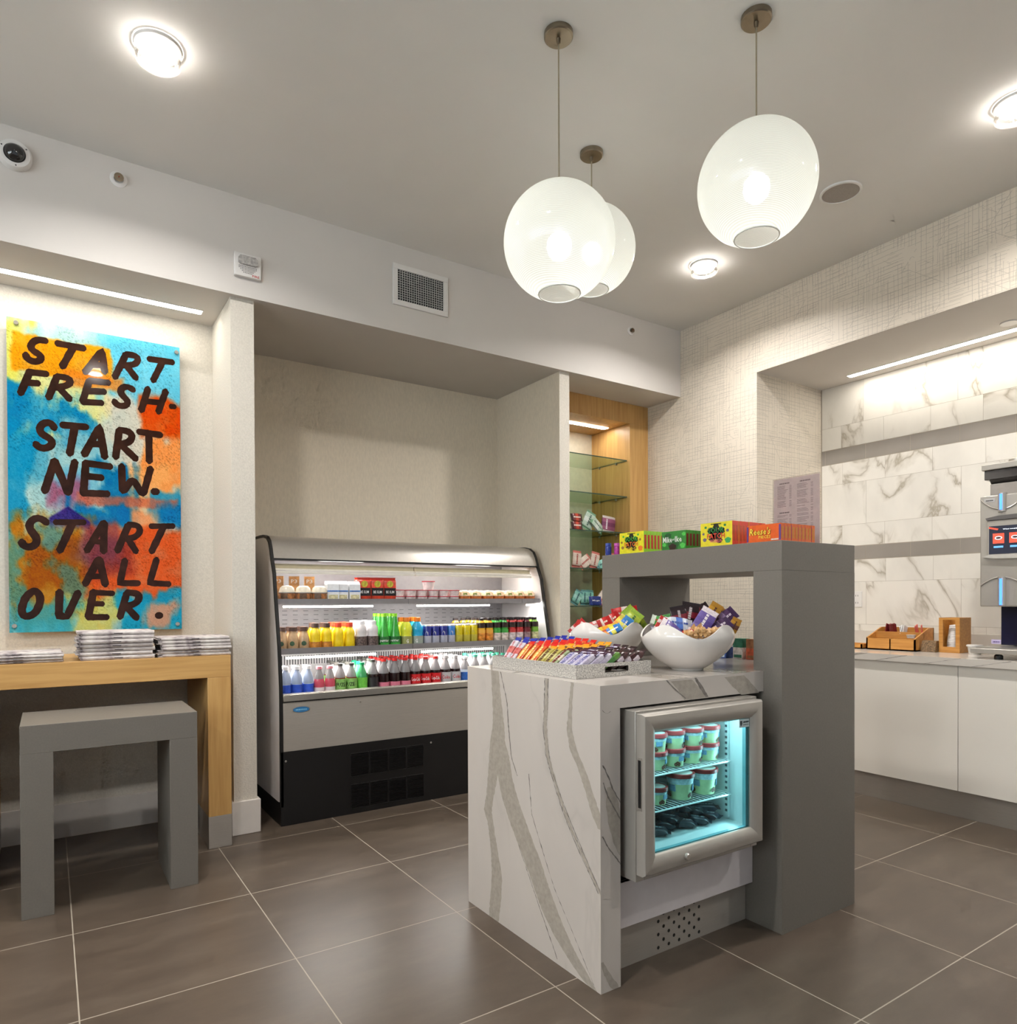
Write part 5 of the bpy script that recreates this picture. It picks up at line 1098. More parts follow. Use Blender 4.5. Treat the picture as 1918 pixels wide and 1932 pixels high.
# hood
C1 = [(4.05, 1.5575), (3.97, 1.5545), (3.912, 1.543), (3.869, 1.517), (3.842, 1.474), (3.821, 1.421)]
b = MB(); b.prism([(4.38, 1.5575)]+C1+[(3.90, 1.421), (4.10, 1.44), (4.38, 1.44)], 'x', KX0+.0165, KX1-.0165); part(b, 'hood', M_STEELH, t)
b = MB(); b.box(KX0+.0165, KX1-.0165, 3.818, 3.90, 1.412, 1.4205); part(b, 'hood_edge', M_BLACK, t)
b = MB(); b.box(KX0+.017, KX1-.017, 4.26, 4.30, .12, 1.44, 0)
for z in [.78+.0001]+[1.02, 1.045, 1.07, 1.10, 1.125, 1.23, 1.255]:
    x = 1.06
    while x < 2.75: b.box(x, x+.03, 4.2590, 4.2601, z, z+.003, 1); x += .065
part(b, 'back_panel', [pm('cooler_interior', (150, 146, 148), .45, metal=.2), pm('slot', (70, 68, 70), .6)], t)
b = MB(); b.box(KX0+.017, KX1-.017, 4.2, 4.2595, .62, .87, 0)
x = 1.05
while x < 2.78: b.box(x, x+.006, 4.1992, 4.2001, .80, .855, 1); x += .0165
part(b, 'air_return_panel', [pm('return_white', (224, 220, 218), .45), pm('slot', (70, 68, 70), .6)], t)
b = MB()
for xa, xb in ((KX0+.0165, 1.868), (1.876, 2.745)):
    b.box(xa, xb, 3.815, 3.835, 1.338, 1.352); b.box(xa, xb, 3.822, 3.842, 1.356, 1.366); b.box(xa, xb, 3.835, 3.85, 1.366, 1.392, 1)
    b.lathe([(.005, 0), (.005, .004), (.001, .005)], 12, T=Matrix.Translation(((xa+xb)/2, 3.815, 1.345)) @ Matrix.Rotation(PI/2, 4, 'X'), close=False)
part(b, 'night_curtain', [pm('curtain_bar', (222, 216, 204), .35), pm('curtain_roll', (180, 168, 140), .5)], t)
for xa, xb, y, z, z2_ in [(1.30, 1.56, 3.872, 1.378, 1.392), (2.20, 2.45, 3.872, 1.378, 1.392)]:
    b = MB(); b.box(xa, xb, y, y+.02, z, z2_); part(b, 'canopy_lamp', M_FLED, t)
area_light('cooler_light', (1.9, 3.93, 1.405), 1.7, 4.5, (1, .97, .92), (.35, 0, 0), .04, t)
for (z0, z1, yl, yp, nm, segs, zl) in [(1.168, 1.198, 3.79, 1.176, 'upper_shelf', ((1.07, 1.59), (1.88, 2.40), (2.70, 2.79)), 1.150), (.898, .930, 3.737, .905, 'lower_shelf', ((1.07, 1.585), (1.883, 2.39), (2.70, 2.79)), .872)]:
    b = MB()
    for xa, xb in ((KX0+.0165, 1.812), (1.8145, 2.648), (2.6505, KX1-.0165)):
        b.box(xa, xb, yl, yl+.004, z0, z1); b.box(xa, xb, yl+.004, 4.2595, yp-.006, yp)
    sh = part(b, 'shelf', pm('shelf_grey', (146, 142, 144), .35, metal=.45), t, label='grey metal cooler shelf with raised front lip')
    for xa, xb in segs:
        b = MB(); b.box(xa, xb, yl+.012, yl+.026, zl, zl+.010); part(b, 'shelf_lamp', M_FLED, sh)
        area_light('cooler_light', ((xa+xb)/2, yl+.03, zl-.002), xb-xa, 2.6*(xb-xa)/.52, (1, .98, .95), (.25, 0, 0), .02, t)

# ------------------------------------------------------------------ packaged drinks
def L8(n, c, r=.25, v=.06, s=80): return pm('p_'+n, c, r, var=v, vs=s)
def bottle(key, Rb, H, prof, bands, cap, label, liquid, clear=None, txt=None, seg=20):
    """prof: (r/Rb, z/H) body outline; bands: material switch height; cap (r, z0, z1, colour); label (z0, z1, colour, textcolour)"""
    b = MB(); P = [(r*Rb, z*H) for r, z in prof]; ms = [0 if (P[i][1]+P[i+1][1])/2 < bands*H else 1 for i in range(len(P)-1)]
    b.lathe(P, seg, m=ms)
    parts = [('bottle_body', b.mesh('bottle_body', [liquid, clear or liquid]))]
    if label:
        z0, z1, c, tc = label[:4]; rr = label[4] if len(label) > 4 else 1.0
        b = MB(); b.lathe([(Rb*rr+.0006, z0*H), (Rb*rr+.0006, z1*H)], seg, m=0, close=False); b.lathe([(Rb*rr-.001, z0*H), (Rb*rr+.0006, z0*H)], seg, close=False)
        if txt:
            for a in (0, PI):
                n0 = len(b.v); b.text(txt, (0, 0, (z0+z1)/2*H), (1, 0, 0), (0, 0, 1), min(Rb*1.7, min((z1-z0)*H*.42, .022)*.62*len(txt)), min((z1-z0)*H*.42, .022), 1, bend=Rb*rr+.0012)
                if a:
                    for q in range(n0, len(b.v)): b.v[q] = (-b.v[q][0], -b.v[q][1], b.v[q][2])
        parts.append(('label_band', b.mesh('label_band', [c, tc])))
    r, z0, z1, c = cap
    b = MB(); b.lathe([(r, z0*H), (r, z1*H-.001), (r*.9, z1*H), (.0005, z1*H)], 16, close=False); b.lathe([(r*.9, z0*H+.0002), (r, z0*H)], 16)
    parts.append(('cap', b.mesh('cap', [c])))
    proto(key, [(n, m) for n, m in parts])
SODA = [(.0, 0), (.85, 0), (1, .025), (1, .10), (.93, .24), (.97, .30), (.97, .56), (.93, .63), (.82, .72), (.58, .82), (.38, .885), (.36, .93)]
M_CLR = plastic_clear('clear_plastic', (186, 182, 182), .42)
cola = L8('cola', (36, 20, 20), .12)
WT = L8('wtxt', (236, 232, 230)); RT = L8('rtxt', (196, 40, 44)); BT = L8('btxt', (30, 28, 34)); GT = L8('gtxt', (20, 70, 44))
bottle('coke', .0325, .228, SODA, .62, (.0145, .93, 1, L8('redcap', (206, 44, 42))), (.30, .56, L8('redlab', (206, 38, 42)), WT), cola, M_CLR, 'Coca-Cola')
bottle('diet', .0325, .228, SODA, .62, (.0145, .93, 1, L8('greycap', (176, 172, 172))), (.30, .56, L8('greylab', (186, 182, 184), .3), RT), cola, M_CLR, 'Coke')
bottle('cherry', .0325, .228, SODA, .62, (.0145, .93, 1, L8('redcap', (206, 44, 42))), (.30, .41, L8('pinklab', (214, 120, 140)), WT), cola, M_CLR, None)
bottle('black', .032, .228, SODA, .62, (.0145, .93, 1, L8('blkcap', (64, 62, 58))), (.30, .56, L8('blklab', (44, 40, 42), .3), WT), cola, M_CLR, None)
bottle('fuze', .031, .215, SODA, .60, (.0145, .93, 1, L8('blkcap', (64, 62, 58))), (.30, .60, L8('fuzelab', (130, 176, 92), .35, .35, 40), BT), L8('tea', (112, 58, 36), .12), M_CLR, 'FUZE')
bottle('sprite', .030, .215, SODA, .60, (.0145, .93, 1, L8('grncap', (30, 150, 96))), (.30, .60, L8('grnlab', (110, 190, 70), .3, .2), WT), L8('greenb', (60, 150, 90), .12), L8('greenb', (60, 150, 90), .12))
bottle('vita', .029, .205, [(0, 0), (.9, 0), (1, .02), (1, .55), (.9, .66), (.6, .82), (.46, .88), (.46, .92)], .62, (.017, .92, 1, L8('pnkcap', (220, 140, 150))), (.30, .44, L8('palelab', (222, 206, 208), .35), RT), L8('pink', (196, 78, 96), .12), M_CLR)
bottle('water', .029, .212, [(0, 0), (.9, 0), (1, .02), (1, .55), (.92, .68), (.7, .80), (.42, .87), (.4, .91)], .30, (.0150, .91, 1, L8('whtcap', (226, 224, 226))), (.30, .54, L8('bluelab', (50, 84, 190), .3, .3, 40), WT), L8('waterb', (190, 200, 214), .1), plastic_clear('water_clear', (190, 198, 212), .45), None)
bottle('wtgrn', .032, .225, SODA, .62, (.0145, .93, 1, L8('grncap2', (70, 160, 130))), (.30, .56, L8('greylab', (186, 182, 184), .3), GT), L8('waterb', (190, 200, 214), .1), M_CLR)
bottle('bluew', .032, .215, SODA, .62, (.0145, .93, 1, L8('whtcap', (226, 224, 226))), (.30, .56, L8('bluelab2', (50, 100, 180), .3, .3), WT), L8('waterb', (190, 200, 214), .1), M_CLR)
bottle('frap', .030, .138, [(0, 0), (.92, 0), (1, .03), (1, .42), (.93, .58), (.70, .74), (.62, .80), (.62, .86)], .9, (.0225, .84, 1, L8('brncap', (84, 62, 54), .3)), None, L8('latte', (186, 154, 118), .15, .1), None)
PROTO['frap'].append((bpy.data.objects.new('emblem', (lambda b: (b.lathe([(.0005, .0), (.013, 0)], 18, m=0, T=Matrix.Translation((0, -.0305, .048)) @ Matrix.Rotation(PI/2, 4, 'X'), close=False), b.mesh('emblem', [L8('frapgrn', (60, 84, 62))]))[1])(MB())), []))
bottle('nesq', .029, .158, [(0, 0), (.9, 0), (1, .03), (1, .36), (.93, .46), (1, .58), (.95, .68), (.66, .78), (.6, .80), (.6, .84)], 1, (.020, .84, 1, L8('brncap', (84, 62, 54), .3)), (.12, .34, L8('neslab', (186, 120, 44), .35, .4, 50), BT, .995), L8('yellow', (230, 198, 30), .25, .05), None)
bottle('nesr', .030, .158, [(0, 0), (.9, 0), (1, .03), (1, .36), (.93, .46), (1, .58), (.95, .68), (.66, .78), (.6, .80), (.6, .84)], 1, (.020, .84, 1, L8('redcap2', (214, 70, 44), .3)), (.02, .13, L8('redband', (206, 60, 44)), BT, .99), L8('yellow', (230, 198, 30), .25, .05), None)
bottle('musc', .034, .165, [(0, 0), (.9, 0), (1, .03), (1, .46), (.9, .54), (.97, .62), (.9, .78), (.64, .85), (.62, .87)], .5, (.021, .87, 1, L8('whtcap', (226, 224, 226))), (.04, .46, L8('musclab', (96, 80, 76), .3, .7, 110), WT), L8('silver', (176, 168, 166), .3), L8('milky', (206, 200, 200), .3))
bottle('perr', .034, .205, [(0, 0), (.9, 0), (1, .03), (1, .14), (.86, .36), (.60, .60), (.42, .78), (.36, .90), (.34, .92)], 1, (.0135, .91, 1, L8('limecap', (140, 206, 50))), (.10, .34, L8('perlab', (40, 110, 50), .3), WT, .97), L8('perrier', (60, 158, 60), .1, .1), None, 'perrier')
for k, c in (('gaty', (214, 216, 60)), ('gatb', (40, 160, 206))):
    bottle(k, .0345, .180, [(0, 0), (.9, 0), (1, .03), (1, .36), (.90, .44), (1, .55), (.94, .70), (.62, .83), (.5, .86)], 1, (.0205, .86, 1, L8('orgcap', (232, 128, 44))), (.06, .38, L8('gatlab'+k, (150, 160, 150) if k == 'gatb' else (150, 150, 90), .35), WT, 1.0), L8(k, c, .12), None, 'G')
def can(key, r, H, c1, c2):
    b = MB(); b.lathe([(r*.8, 0), (r, .008), (r, H*.42), (r, H*.5), (r, H-.008), (r*.9, H)], 20, m=[2, 1, 1, 0, 2])
    for a in (0, PI/2, PI, 3*PI/2):
        T = Matrix.Rotation(a, 4, 'Z'); rr = r+.0003; q = [(-.36, .5), (.36, .5), (.36, .66), (0, .72), (-.36, .60)]
        b.add([(rr*math.sin(x), -rr*math.cos(x), z*H) for x, z in q], [(0, 1, 2, 3, 4)], 1, T)
    b2 = MB(); b2.lathe([(r*.9, H+.0001), (r*.84, H+.0008), (r*.82, H-.002), (.001, H-.002)], 20, close=False); b2.box(-.006, .006, -.004, .010, H-.0018, H)
    proto(key, [('can_body', b.mesh('can_body', [c1, c2, M_STEELH])), ('can_lid', b2.mesh('can_lid', [M_STEELH]))])
can('rb', .0265, .132, L8('rbblue', (44, 50, 130)), L8('rbsilver', (176, 176, 190), .25)); can('rbs', .0265, .132, L8('rblight', (60, 120, 190)), L8('rbsilver', (176, 176, 190), .25)); can('rby', .0265, .132, L8('rbyel', (206, 186, 24)), L8('rbyel2', (190, 176, 70)))
JU = [(0, 0), (.92, 0), (1, .02), (1, .52), (.94, .57), (1, .62), (.97, .80), (.62, .88), (.6, .90)]
for k, top, lab, body in (('juo', (232, 176, 50), (222, 140, 60), (230, 170, 70)), ('jug', (70, 160, 70), (214, 200, 190), (200, 60, 60)), ('jur', (190, 60, 60), (210, 196, 196), (150, 40, 60)), ('jud', (110, 40, 46), (150, 120, 124), (96, 34, 44)), ('jul', (120, 170, 60), (206, 200, 150), (190, 120, 50))):
    bottle(k, .028, .168, JU, .5, (.0175, .90, 1, L8('blkcap2', (40, 34, 34))), (.62, .82, L8('jl'+k, (50, 36, 32), .3, .3, 60), WT, 1.0), L8('j2'+k, lab, .3, .45, 45), L8('j1'+k, top, .2), None)
    b = MB(); b.lathe([(.0286, .168*.42), (.0286, .168*.55)], 20, close=False)
    b2 = MB(); b2.lathe([(.0286, .168*.03), (.0286, .168*.12)], 20, close=False); PROTO[k].append((bpy.data.objects.new('label_stripe', b2.mesh('label_stripe', [L8('j3'+k, top if k != 'juo' else body, .3)])), []))
    PROTO[k].append((bpy.data.objects.new('label_stripe', b.mesh('label_stripe', [L8('j3'+k, top if k != 'juo' else body, .3)])), []))
FACE = -.42
def row(key, xs, y, z, desc, cat, rows, pitch, shelf, grp, name=None, jit=.0015, scale=None, rz=FACE):
    for r_ in range(rows):
        for i, x in enumerate(xs):
            rn = ['front row', 'second row', 'third row', 'fourth row'][r_]
            place(key, name or cat.replace(' ', '_'), (x+R.uniform(-jit, jit)+r_*.004, y+r_*pitch+R.uniform(-jit, jit), z), desc+', '+rn+' of the '+shelf+', '+(lr(i, len(xs)) if len(xs) > 1 else 'single file'), cat, grp, (0, 0, rz+R.uniform(-.25, .25)), scale)
ZB = .6205; YB = 3.742
for k, xs, n, d, g in [('water', [1.062, 1.11, 1.18], 2, 'clear water bottle with blue base', 'blue based water bottles'), ('vita', [1.25, 1.305-.018], 1, 'pink drink bottle', 'pink drink bottles'), ('fuze', [1.367, 1.431], 4, 'tea bottle with green label', 'green labelled tea bottles'),
                      ('sprite', [1.495], 3, 'green soda bottle with green cap', 'green soda bottles'), ('black', [1.560], 4, 'black labelled soda bottle', 'black labelled soda bottles'),
                      ('cherry', [1.629, 1.697, 1.765], 4, 'dark cola bottle with pink base label', 'pink based cola bottles'), ('coke', [1.833, 1.901, 1.969], 4, 'red labelled cola bottle', 'red labelled cola bottles'), ('diet', [2.038, 2.108], 4, 'grey labelled cola bottle', 'grey labelled cola bottles'),
                      ('bluew', [2.178], 3, 'blue labelled bottle with white cap', 'blue labelled bottles'), ('wtgrn', [2.25, 2.32, 2.39, 2.46], 3, 'clear bottle with green cap', 'green capped bottles')]:
    if k == 'vita': xs = [1.2445, 1.306]
    if k == 'water': xs = [1.062, 1.123, 1.184]
    row(k, xs, YB, ZB, d, 'bottle', n, .074, 'bottom shelf', g, {'water': 'water_bottle', 'fuze': 'tea_bottle', 'vita': 'drink_bottle'}.get(k, 'soda_bottle'), .001)
ZM = .9055; YM = 3.785
for k, xs, n, d, c, nm, g, p in [('frap', [1.058, 1.119, 1.180], 2, 'tan coffee drink bottle with brown cap', 'bottle', 'coffee_bottle', 'tan coffee drink bottles', .072), ('nesq', [1.240, 1.303], 2, 'yellow milk bottle with brown cap', 'bottle', 'milk_bottle', 'brown capped milk bottles', .07),
                        ('nesr', [1.372, 1.438], 3, 'yellow milk bottle with red cap', 'bottle', 'milk_bottle', 'red capped milk bottles', .068), ('musc', [1.508, 1.578], 3, 'white topped shake bottle with dark label', 'bottle', 'shake_bottle', 'dark labelled shake bottles', .072),
                        ('perr', [1.651, 1.722], 3, 'green sparkling water bottle with lime cap', 'bottle', 'water_bottle', 'green sparkling water bottles', .075), ('gaty', [1.795], 2, 'yellow sports drink bottle with orange cap', 'bottle', 'sports_drink', 'sports drinks', .078), ('gatb', [1.868], 2, 'blue sports drink bottle with orange cap', 'bottle', 'sports_drink', 'sports drinks', .078),
                        ('rb', [1.936, 1.991, 2.046], 2, 'dark blue and silver energy drink can', 'can', 'drink_can', 'blue energy drink cans', .056), ('rbs', [2.101], 2, 'light blue and silver energy drink can', 'can', 'drink_can', 'light blue energy drink cans', .056), ('rby', [2.156, 2.211, 2.264], 2, 'yellow energy drink can', 'can', 'drink_can', 'yellow energy drink cans', .056),
                        ('juo', [2.322, 2.381], 4, 'orange juice bottle with black cap', 'bottle', 'juice_bottle', 'orange juice bottles', .06), ('jug', [2.440, 2.499], 3, 'green shouldered juice bottle', 'bottle', 'juice_bottle', 'green shouldered juice bottles', .06), ('jur', [2.559, 2.620], 3, 'red shouldered juice bottle', 'bottle', 'juice_bottle', 'red shouldered juice bottles', .06),
                        ('jud', [2.680], 3, 'dark red juice bottle', 'bottle', 'juice_bottle', 'dark red juice bottles', .06), ('jul', [2.745], 2, 'lime and orange juice bottle', 'bottle', 'juice_bottle', 'lime juice bottles', .06)]:
    row(k, xs, YM+(.012 if k == 'frap' else 0), ZM, d, c, n, p, 'middle shelf', g, nm, .001)
row('juo', [2.205, 2.262], 3.91, ZM, 'orange juice bottle behind the yellow cans', 'bottle', 1, .06, 'middle shelf', 'orange juice bottles behind the cans', 'juice_bottle', .002)
# top shelf foods
b = MB(); b.lathe([(.030, 0), (.038, .02), (.041, .045), (.043, .046), (.043, .050), (.036, .072), (.024, .082), (.001, .083)], 22, m=[0, 0, 2, 2, 1, 1, 1])
b.box(-.018, .018, -.0428, -.040, .022, .044, 3)
proto('dome', [('snack_cup', b.mesh('snack_cup', [L8('granola', (176, 116, 72), .4, .5, 60), L8('cream', (226, 216, 196), .2, .12, 50), M_CLR, L8('foodlab', (96, 70, 50), .4, .4, 80)]))])
b = MB(); b.lathe([(.026, 0), (.035, .012), (.039, .030), (.040, .032), (.036, .048), (.022, .060), (.001, .062)], 20, m=[3, 0, 2, 1, 1, 1])
b.box(-.012, .012, -.0378, -.0360, .032, .046, 4)
proto('fruit', [('fruit_cup', b.mesh('fruit_cup', [L8('fruitor', (222, 130, 70), .35, .35, 50), L8('fruitpale', (230, 196, 160), .2, .35, 60), M_CLR, L8('redrim', (204, 80, 64)), L8('grnspot', (130, 150, 70), .4, .5, 90)]))])
b = MB(); b.lathe([(.027, 0), (.034, .034)], 20, m=0); b2 = MB(); b2.lathe([(.0345, .033), (.0365, .034), (.0365, .037), (.033, .038), (.001, .0375)], 20, m=[0, 0, 0, 1], close=False)
proto('yog', [('pot', b.mesh('pot', [L8('yogpot', (222, 206, 204), .35, .2, 60)])), ('foil_lid', b2.mesh('foil_lid', [L8('yogrim', (192, 60, 74)), L8('yogtop', (226, 204, 202), .3, .2, 50)]))])
b = MB(); b.box(-.032, .032, -.022, .022, 0, .105, 0); b.box(-.026, .026, -.0226, -.022, .010, .045, 1); b.box(-.032, .032, -.0228, -.022, .062, .070, 2); b.marks((0, -.0229, .066), (1, 0, 0), (0, 0, 1), .044, .005, 3, 6)
b.add([(-.032, -.022, .105), (.032, -.022, .105), (.032, .022, .105), (-.032, .022, .105), (-.032, 0, .124), (.032, 0, .124)], [(0, 1, 5, 4), (2, 3, 4, 5), (0, 4, 3), (1, 2, 5)], 0)
proto('carton', [('milk_carton', b.mesh('milk_carton', [L8('cartwhite', (222, 222, 224)), L8('cartpic', (200, 190, 150), .4, .35, 60), L8('cartblue', (90, 140, 206)), L8('cartnavy', (50, 80, 150))]))])
b = MB(); b.box(-.028, .028, -.010, .010, 0, .15, 0); b.text('P3', (0, -.0102, .122), (1, 0, 0), (0, 0, 1), .034, .022, 1)
proto('p3', [('protein_pack', b.mesh('protein_pack', [L8('p3tan', (190, 140, 90), .4, .3, 40), WT]))])
pouch('jer', .15, .078, .03, [(206, 76, 50), (200, 60, 44), (40, 30, 30), (230, 226, 220)], None)
b = wrapper(.148, .078, .034); b.box(-.012, .034, -.036, .036, .008, .0185, 4); b.text('BE SLIM', (.012, 0, .0188), (0, 1, 0), (-1, 0, 0), .05, .016, 3); b.lathe([(.001, .019), (.02, .018)], 12, m=5, cx=-.035, close=False)
proto('jerky', [('snack_pouch', b.mesh('snack_pouch', [L8('jred', (206, 70, 48), .3, .25, 50), L8('jred2', (200, 60, 44)), L8('jred', (206, 70, 48)), WT, L8('jblk', (34, 28, 28), .3), L8('jgrn', (190, 176, 60), .4, .4, 90)]))])
ZT = 1.1765; YT = 3.84
row('dome', [1.098, 1.190, 1.282], YT, ZT, 'domed snack cup with cream top', 'snack cup', 1, .09, 'top shelf', 'domed snack cups', None, .002, (1.04, 1.04, 1.15))
row('p3', [1.075, 1.165, 1.255], 3.925, ZT, 'tan protein pack with white letters', 'snack pack', 1, .03, 'top shelf', 'tan protein packs', None, .003, None, -.2)
row('carton', [1.362, 1.412, 1.484], YT-.004, ZT, 'white and blue drink carton', 'carton', 2, .056, 'top shelf', 'white and blue cartons', None, .002, None, -.25)
for r_ in range(2):
    for i, x in enumerate([1.550, 1.632, 1.712]):
        place('jerky', 'snack_pouch', (x, YT+.004+r_*.045, ZT+.074), 'standing red and black snack pouch, '+['front', 'back'][r_]+' row of the top shelf, '+lr(i, 3), 'snack pouch', 'red and black snack pouches', (PI/2, PI/2, -.12))
for r_ in range(3):
    for lev in range(2):
        for i in range(6):
            if r_ == 2 and lev == 1: continue
            place('yog', 'yogurt_pot', (1.775+i*.076+R.uniform(-.003, .003), YT+.0+r_*.078, ZT+lev*.0385*(1 if True else 0)), 'red rimmed yogurt pot, '+['front', 'second', 'third'][r_]+' row, '+['lower', 'upper'][lev]+' layer of top shelf, '+lr(i, 6), 'yogurt pot', 'red rimmed yogurt pots', (0, 0, R.uniform(-1, 1)))
place('yog', 'yogurt_pot', (1.985, 3.862, ZT+.0775), 'taller red rimmed tub standing on top of the yogurt pots', 'yogurt pot', None, (0, 0, .3), (1.15, 1.15, 1.45))
row('fruit', [2.235, 2.32, 2.405, 2.49, 2.575, 2.66, 2.745], YT+.004, ZT, 'clear domed fruit cup with orange contents', 'fruit cup', 3, .084, 'top shelf', 'domed fruit cups', None, .003, (1.04, 1.04, 1.25))

# ------------------------------------------------------------------ coffee counter on the right
CZ = .865
t = thing('coffee_counter', (4.4, .9, 0), 'white gloss base cabinets with veined top in the tiled recess', 'cabinet')
b = MB(); b.box(4.05, 4.757, -1.5, 2.953, CZ-.04, CZ, 0)
b.box(4.744, 4.757, -1.5, 2.953, CZ, .966, 0)
rn = random.Random(21)
for k in range(9):
    y = 2.75-k*.28+rn.uniform(-.05, .05); vs = []; wv = rn.choice([.006, .012, .05])
    for j in range(13): q = j/12; vs += [(4.0496, y-.18*q-wv/2+rn.uniform(-.003, .003), CZ-.0398+.0396*q), (4.0496, y-.18*q+wv/2+rn.uniform(-.003, .003), CZ-.0398+.0396*q)]
    b.add(vs, [(2*i, 2*i+2, 2*i+3, 2*i+1) for i in range(12)], 1 if wv > .02 else 2)
part(b, 'worktop', [marble_mat('counter_quartz', (214, 206, 196), (150, 140, 130), 1.8, .010, 4, .14, .5), M_VEIN, M_VDK], t)
ys = [2.949, 2.351, 1.742, 1.132, .52, -.09, -.7, -1.5]
for i in range(len(ys)-1):
    b = MB(); b.box(4.068, 4.088, ys[i+1]+.0015, ys[i]-.0015, .150, CZ-.0415); part(b, 'door', M_WHITELAM, t, bevel=.001)
b = MB(); b.box(4.089, 4.74, -1.5, 2.949, .15, CZ-.041); part(b, 'carcass', M_BLACK, t)
b = MB(); b.box(4.108, 4.12, -1.5, 2.949, .0, .1495); part(b, 'steel_plinth', M_STEEL, t)
# bamboo organiser
t = thing('condiment_organizer', (4.47, 2.25, CZ), 'bamboo stepped organiser box of tea bags and creamers on the coffee counter', 'organizer')
x0, x1, y0, y1 = 4.368, 4.60, 2.106, 2.405; b = MB(); z = CZ+.0005
b.box(x0, x1, y0, y1, z, z+.008); b.box(x0, x0+.009, y0, y1, z, z+.072); b.box(x1-.009, x1, y0, y1, z, z+.138); b.box(x0+.10, x0+.107, y0, y1, z, z+.112)
for ya in (y0, y1-.009): b.prism([(x0, z), (x1, z), (x1, z+.138), (x0+.17, z+.138), (x0, z+.075)], 'y', ya, ya+.009)
b.box(x0, x0+.107, (y0+y1)/2-.004, (y0+y1)/2+.004, z, z+.07); b.box(x0+.107, x1, (y0+y1)/2-.004, (y0+y1)/2+.004, z, z+.11)
part(b, 'box_body', M_BAMBOO, t)
rn = random.Random(6)
for i in range(12):
    if i < 5: x, y, c, h = 4.50+rn.uniform(-.015, .02), 2.35-rn.uniform(0, .05), (126, 34, 38), .122+rn.uniform(0, .012); lb = 'dark red tea packet in the left back of the bamboo organiser'
    elif i < 8: x, y, c, h = 4.50, 2.255-rn.uniform(0, .03), (224, 222, 220), .12; lb = 'white paper packet in the middle back of the bamboo organiser'
    elif i < 10: x, y, c, h = 4.54, 2.18-(i-8)*.03, (222, 110, 100), .126; lb = 'pink sweetener packet at the right back of the bamboo organiser'
    else: x, y, c, h = 4.42, 2.165-(i-10)*.02, (232, 228, 220), .078; lb = 'small white creamer pod in the front right of the bamboo organiser'
    b = MB()
    if i >= 10: b.lathe([(.013, 0), (.017, .02), (.018, .021), (.001, .0215)], 16, close=False)
    else: b.box(-.022, .022, -.0025, .0025, -.03, .03, 0, Matrix.Rotation(rn.uniform(-.5, .5), 4, 'Y') @ Matrix.Rotation(rn.uniform(-.4, .4), 4, 'Z'))
    me = b.mesh('packet', [pm('pk%d' % (sum(c)), c, .5, var=.15)]); o = bpy.data.objects.new('creamer_pod' if i >= 10 else 'tea_packet', me); COL.objects.link(o); o.location = (x, y, CZ+h); tag(o, lb+', '+['first', 'second', 'third', 'fourth', 'fifth', 'first', 'second', 'third', 'first', 'second', 'first', 'second'][i], 'creamer' if i >= 10 else 'packet', 'packets in the bamboo organiser')
# lid holder
t = thing('cup_lid_holder', (4.51, 1.95, CZ), 'upright bamboo dispenser with window showing stacked white lids', 'lid holder')
x0, x1, y0, y1, z, zt = 4.440, 4.585, 1.893, 2.006, CZ+.0005, 1.072; b = MB()
b.box(x0, x0+.008, y0, y0+.022, z, zt); b.box(x0, x0+.008, y1-.022, y1, z, zt); b.box(x0, x0+.008, y0+.022, y1-.022, z, z+.034); b.box(x0, x0+.008, y0+.022, y1-.022, zt-.012, zt)
b.box(x1-.008, x1, y0, y1, z, zt); b.box(x0+.008, x1-.008, y0, y0+.008, z, zt); b.box(x0+.008, x1-.008, y1-.008, y1, z, zt); b.box(x0+.008, x1-.008, y0+.008, y1-.008, z, z+.008)
part(b, 'bamboo_case', M_BAMBOO, t)
b = MB(); prof = []
for k in range(16): zz = .010+k*.0095; r = .036 if k < 6 else .036-.0012*(k-5); prof += [(r, zz), (r+.002, zz+.004), (r, zz+.0085)]
b.lathe([(.001, .009)]+prof+[(.001, .165)], 28, cx=4.505, cy=1.9495, cz=z, close=False)
solo(b, 'lid_stack', M_WHITE, (4.505, 1.9495, z), 'stack of white plastic cup lids inside the bamboo dispenser', 'cup lids')
# woven basket of packets, small tray, white tubs
b = MB(); b.prism([(4.405, CZ+.0005), (4.455, CZ+.0005), (4.455, CZ+.068), (4.425, CZ+.066)], 'y', 2.012, 2.094)
solo(b, 'woven_box', pm('woven_brown', (122, 96, 66), .6, var=.55, vs=140, bump=.5, bs=160), (4.43, 2.05, CZ), 'small woven brown box leaning between organiser and lid dispenser', 'box', None, .001)
b = MB(); z = CZ+.0005; b.box(4.36, 4.50, 2.43, 2.60, z, z+.006); b.box(4.36, 4.368, 2.43, 2.60, z, z+.03); b.box(4.36, 4.50, 2.43, 2.438, z, z+.03); b.box(4.36, 4.50, 2.592, 2.60, z, z+.03); b.box(4.492, 4.50, 2.43, 2.60, z, z+.03)
solo(b, 'bamboo_tray', M_BAMBOO, (4.43, 2.51, CZ), 'low bamboo tray partly hidden behind the grey frame', 'tray')
t = thing('white_tub', (4.455, 1.825, CZ), 'small white plastic tub with lid beside the coffee machine', 'tub')
b = MB(); b.lathe([(.030, .0005), (.036, .042)], 28, cx=4.46, cy=1.822, cz=CZ); part(b, 'tub_body', pm('translucent_white', (220, 216, 210), .3), t)
b = MB(); b.lathe([(.037, .0425), (.042, .043), (.042, .050), (.038, .053), (.001, .053)], 28, cx=4.46, cy=1.822, cz=CZ, close=False); part(b, 'lid', M_WHITE, t)
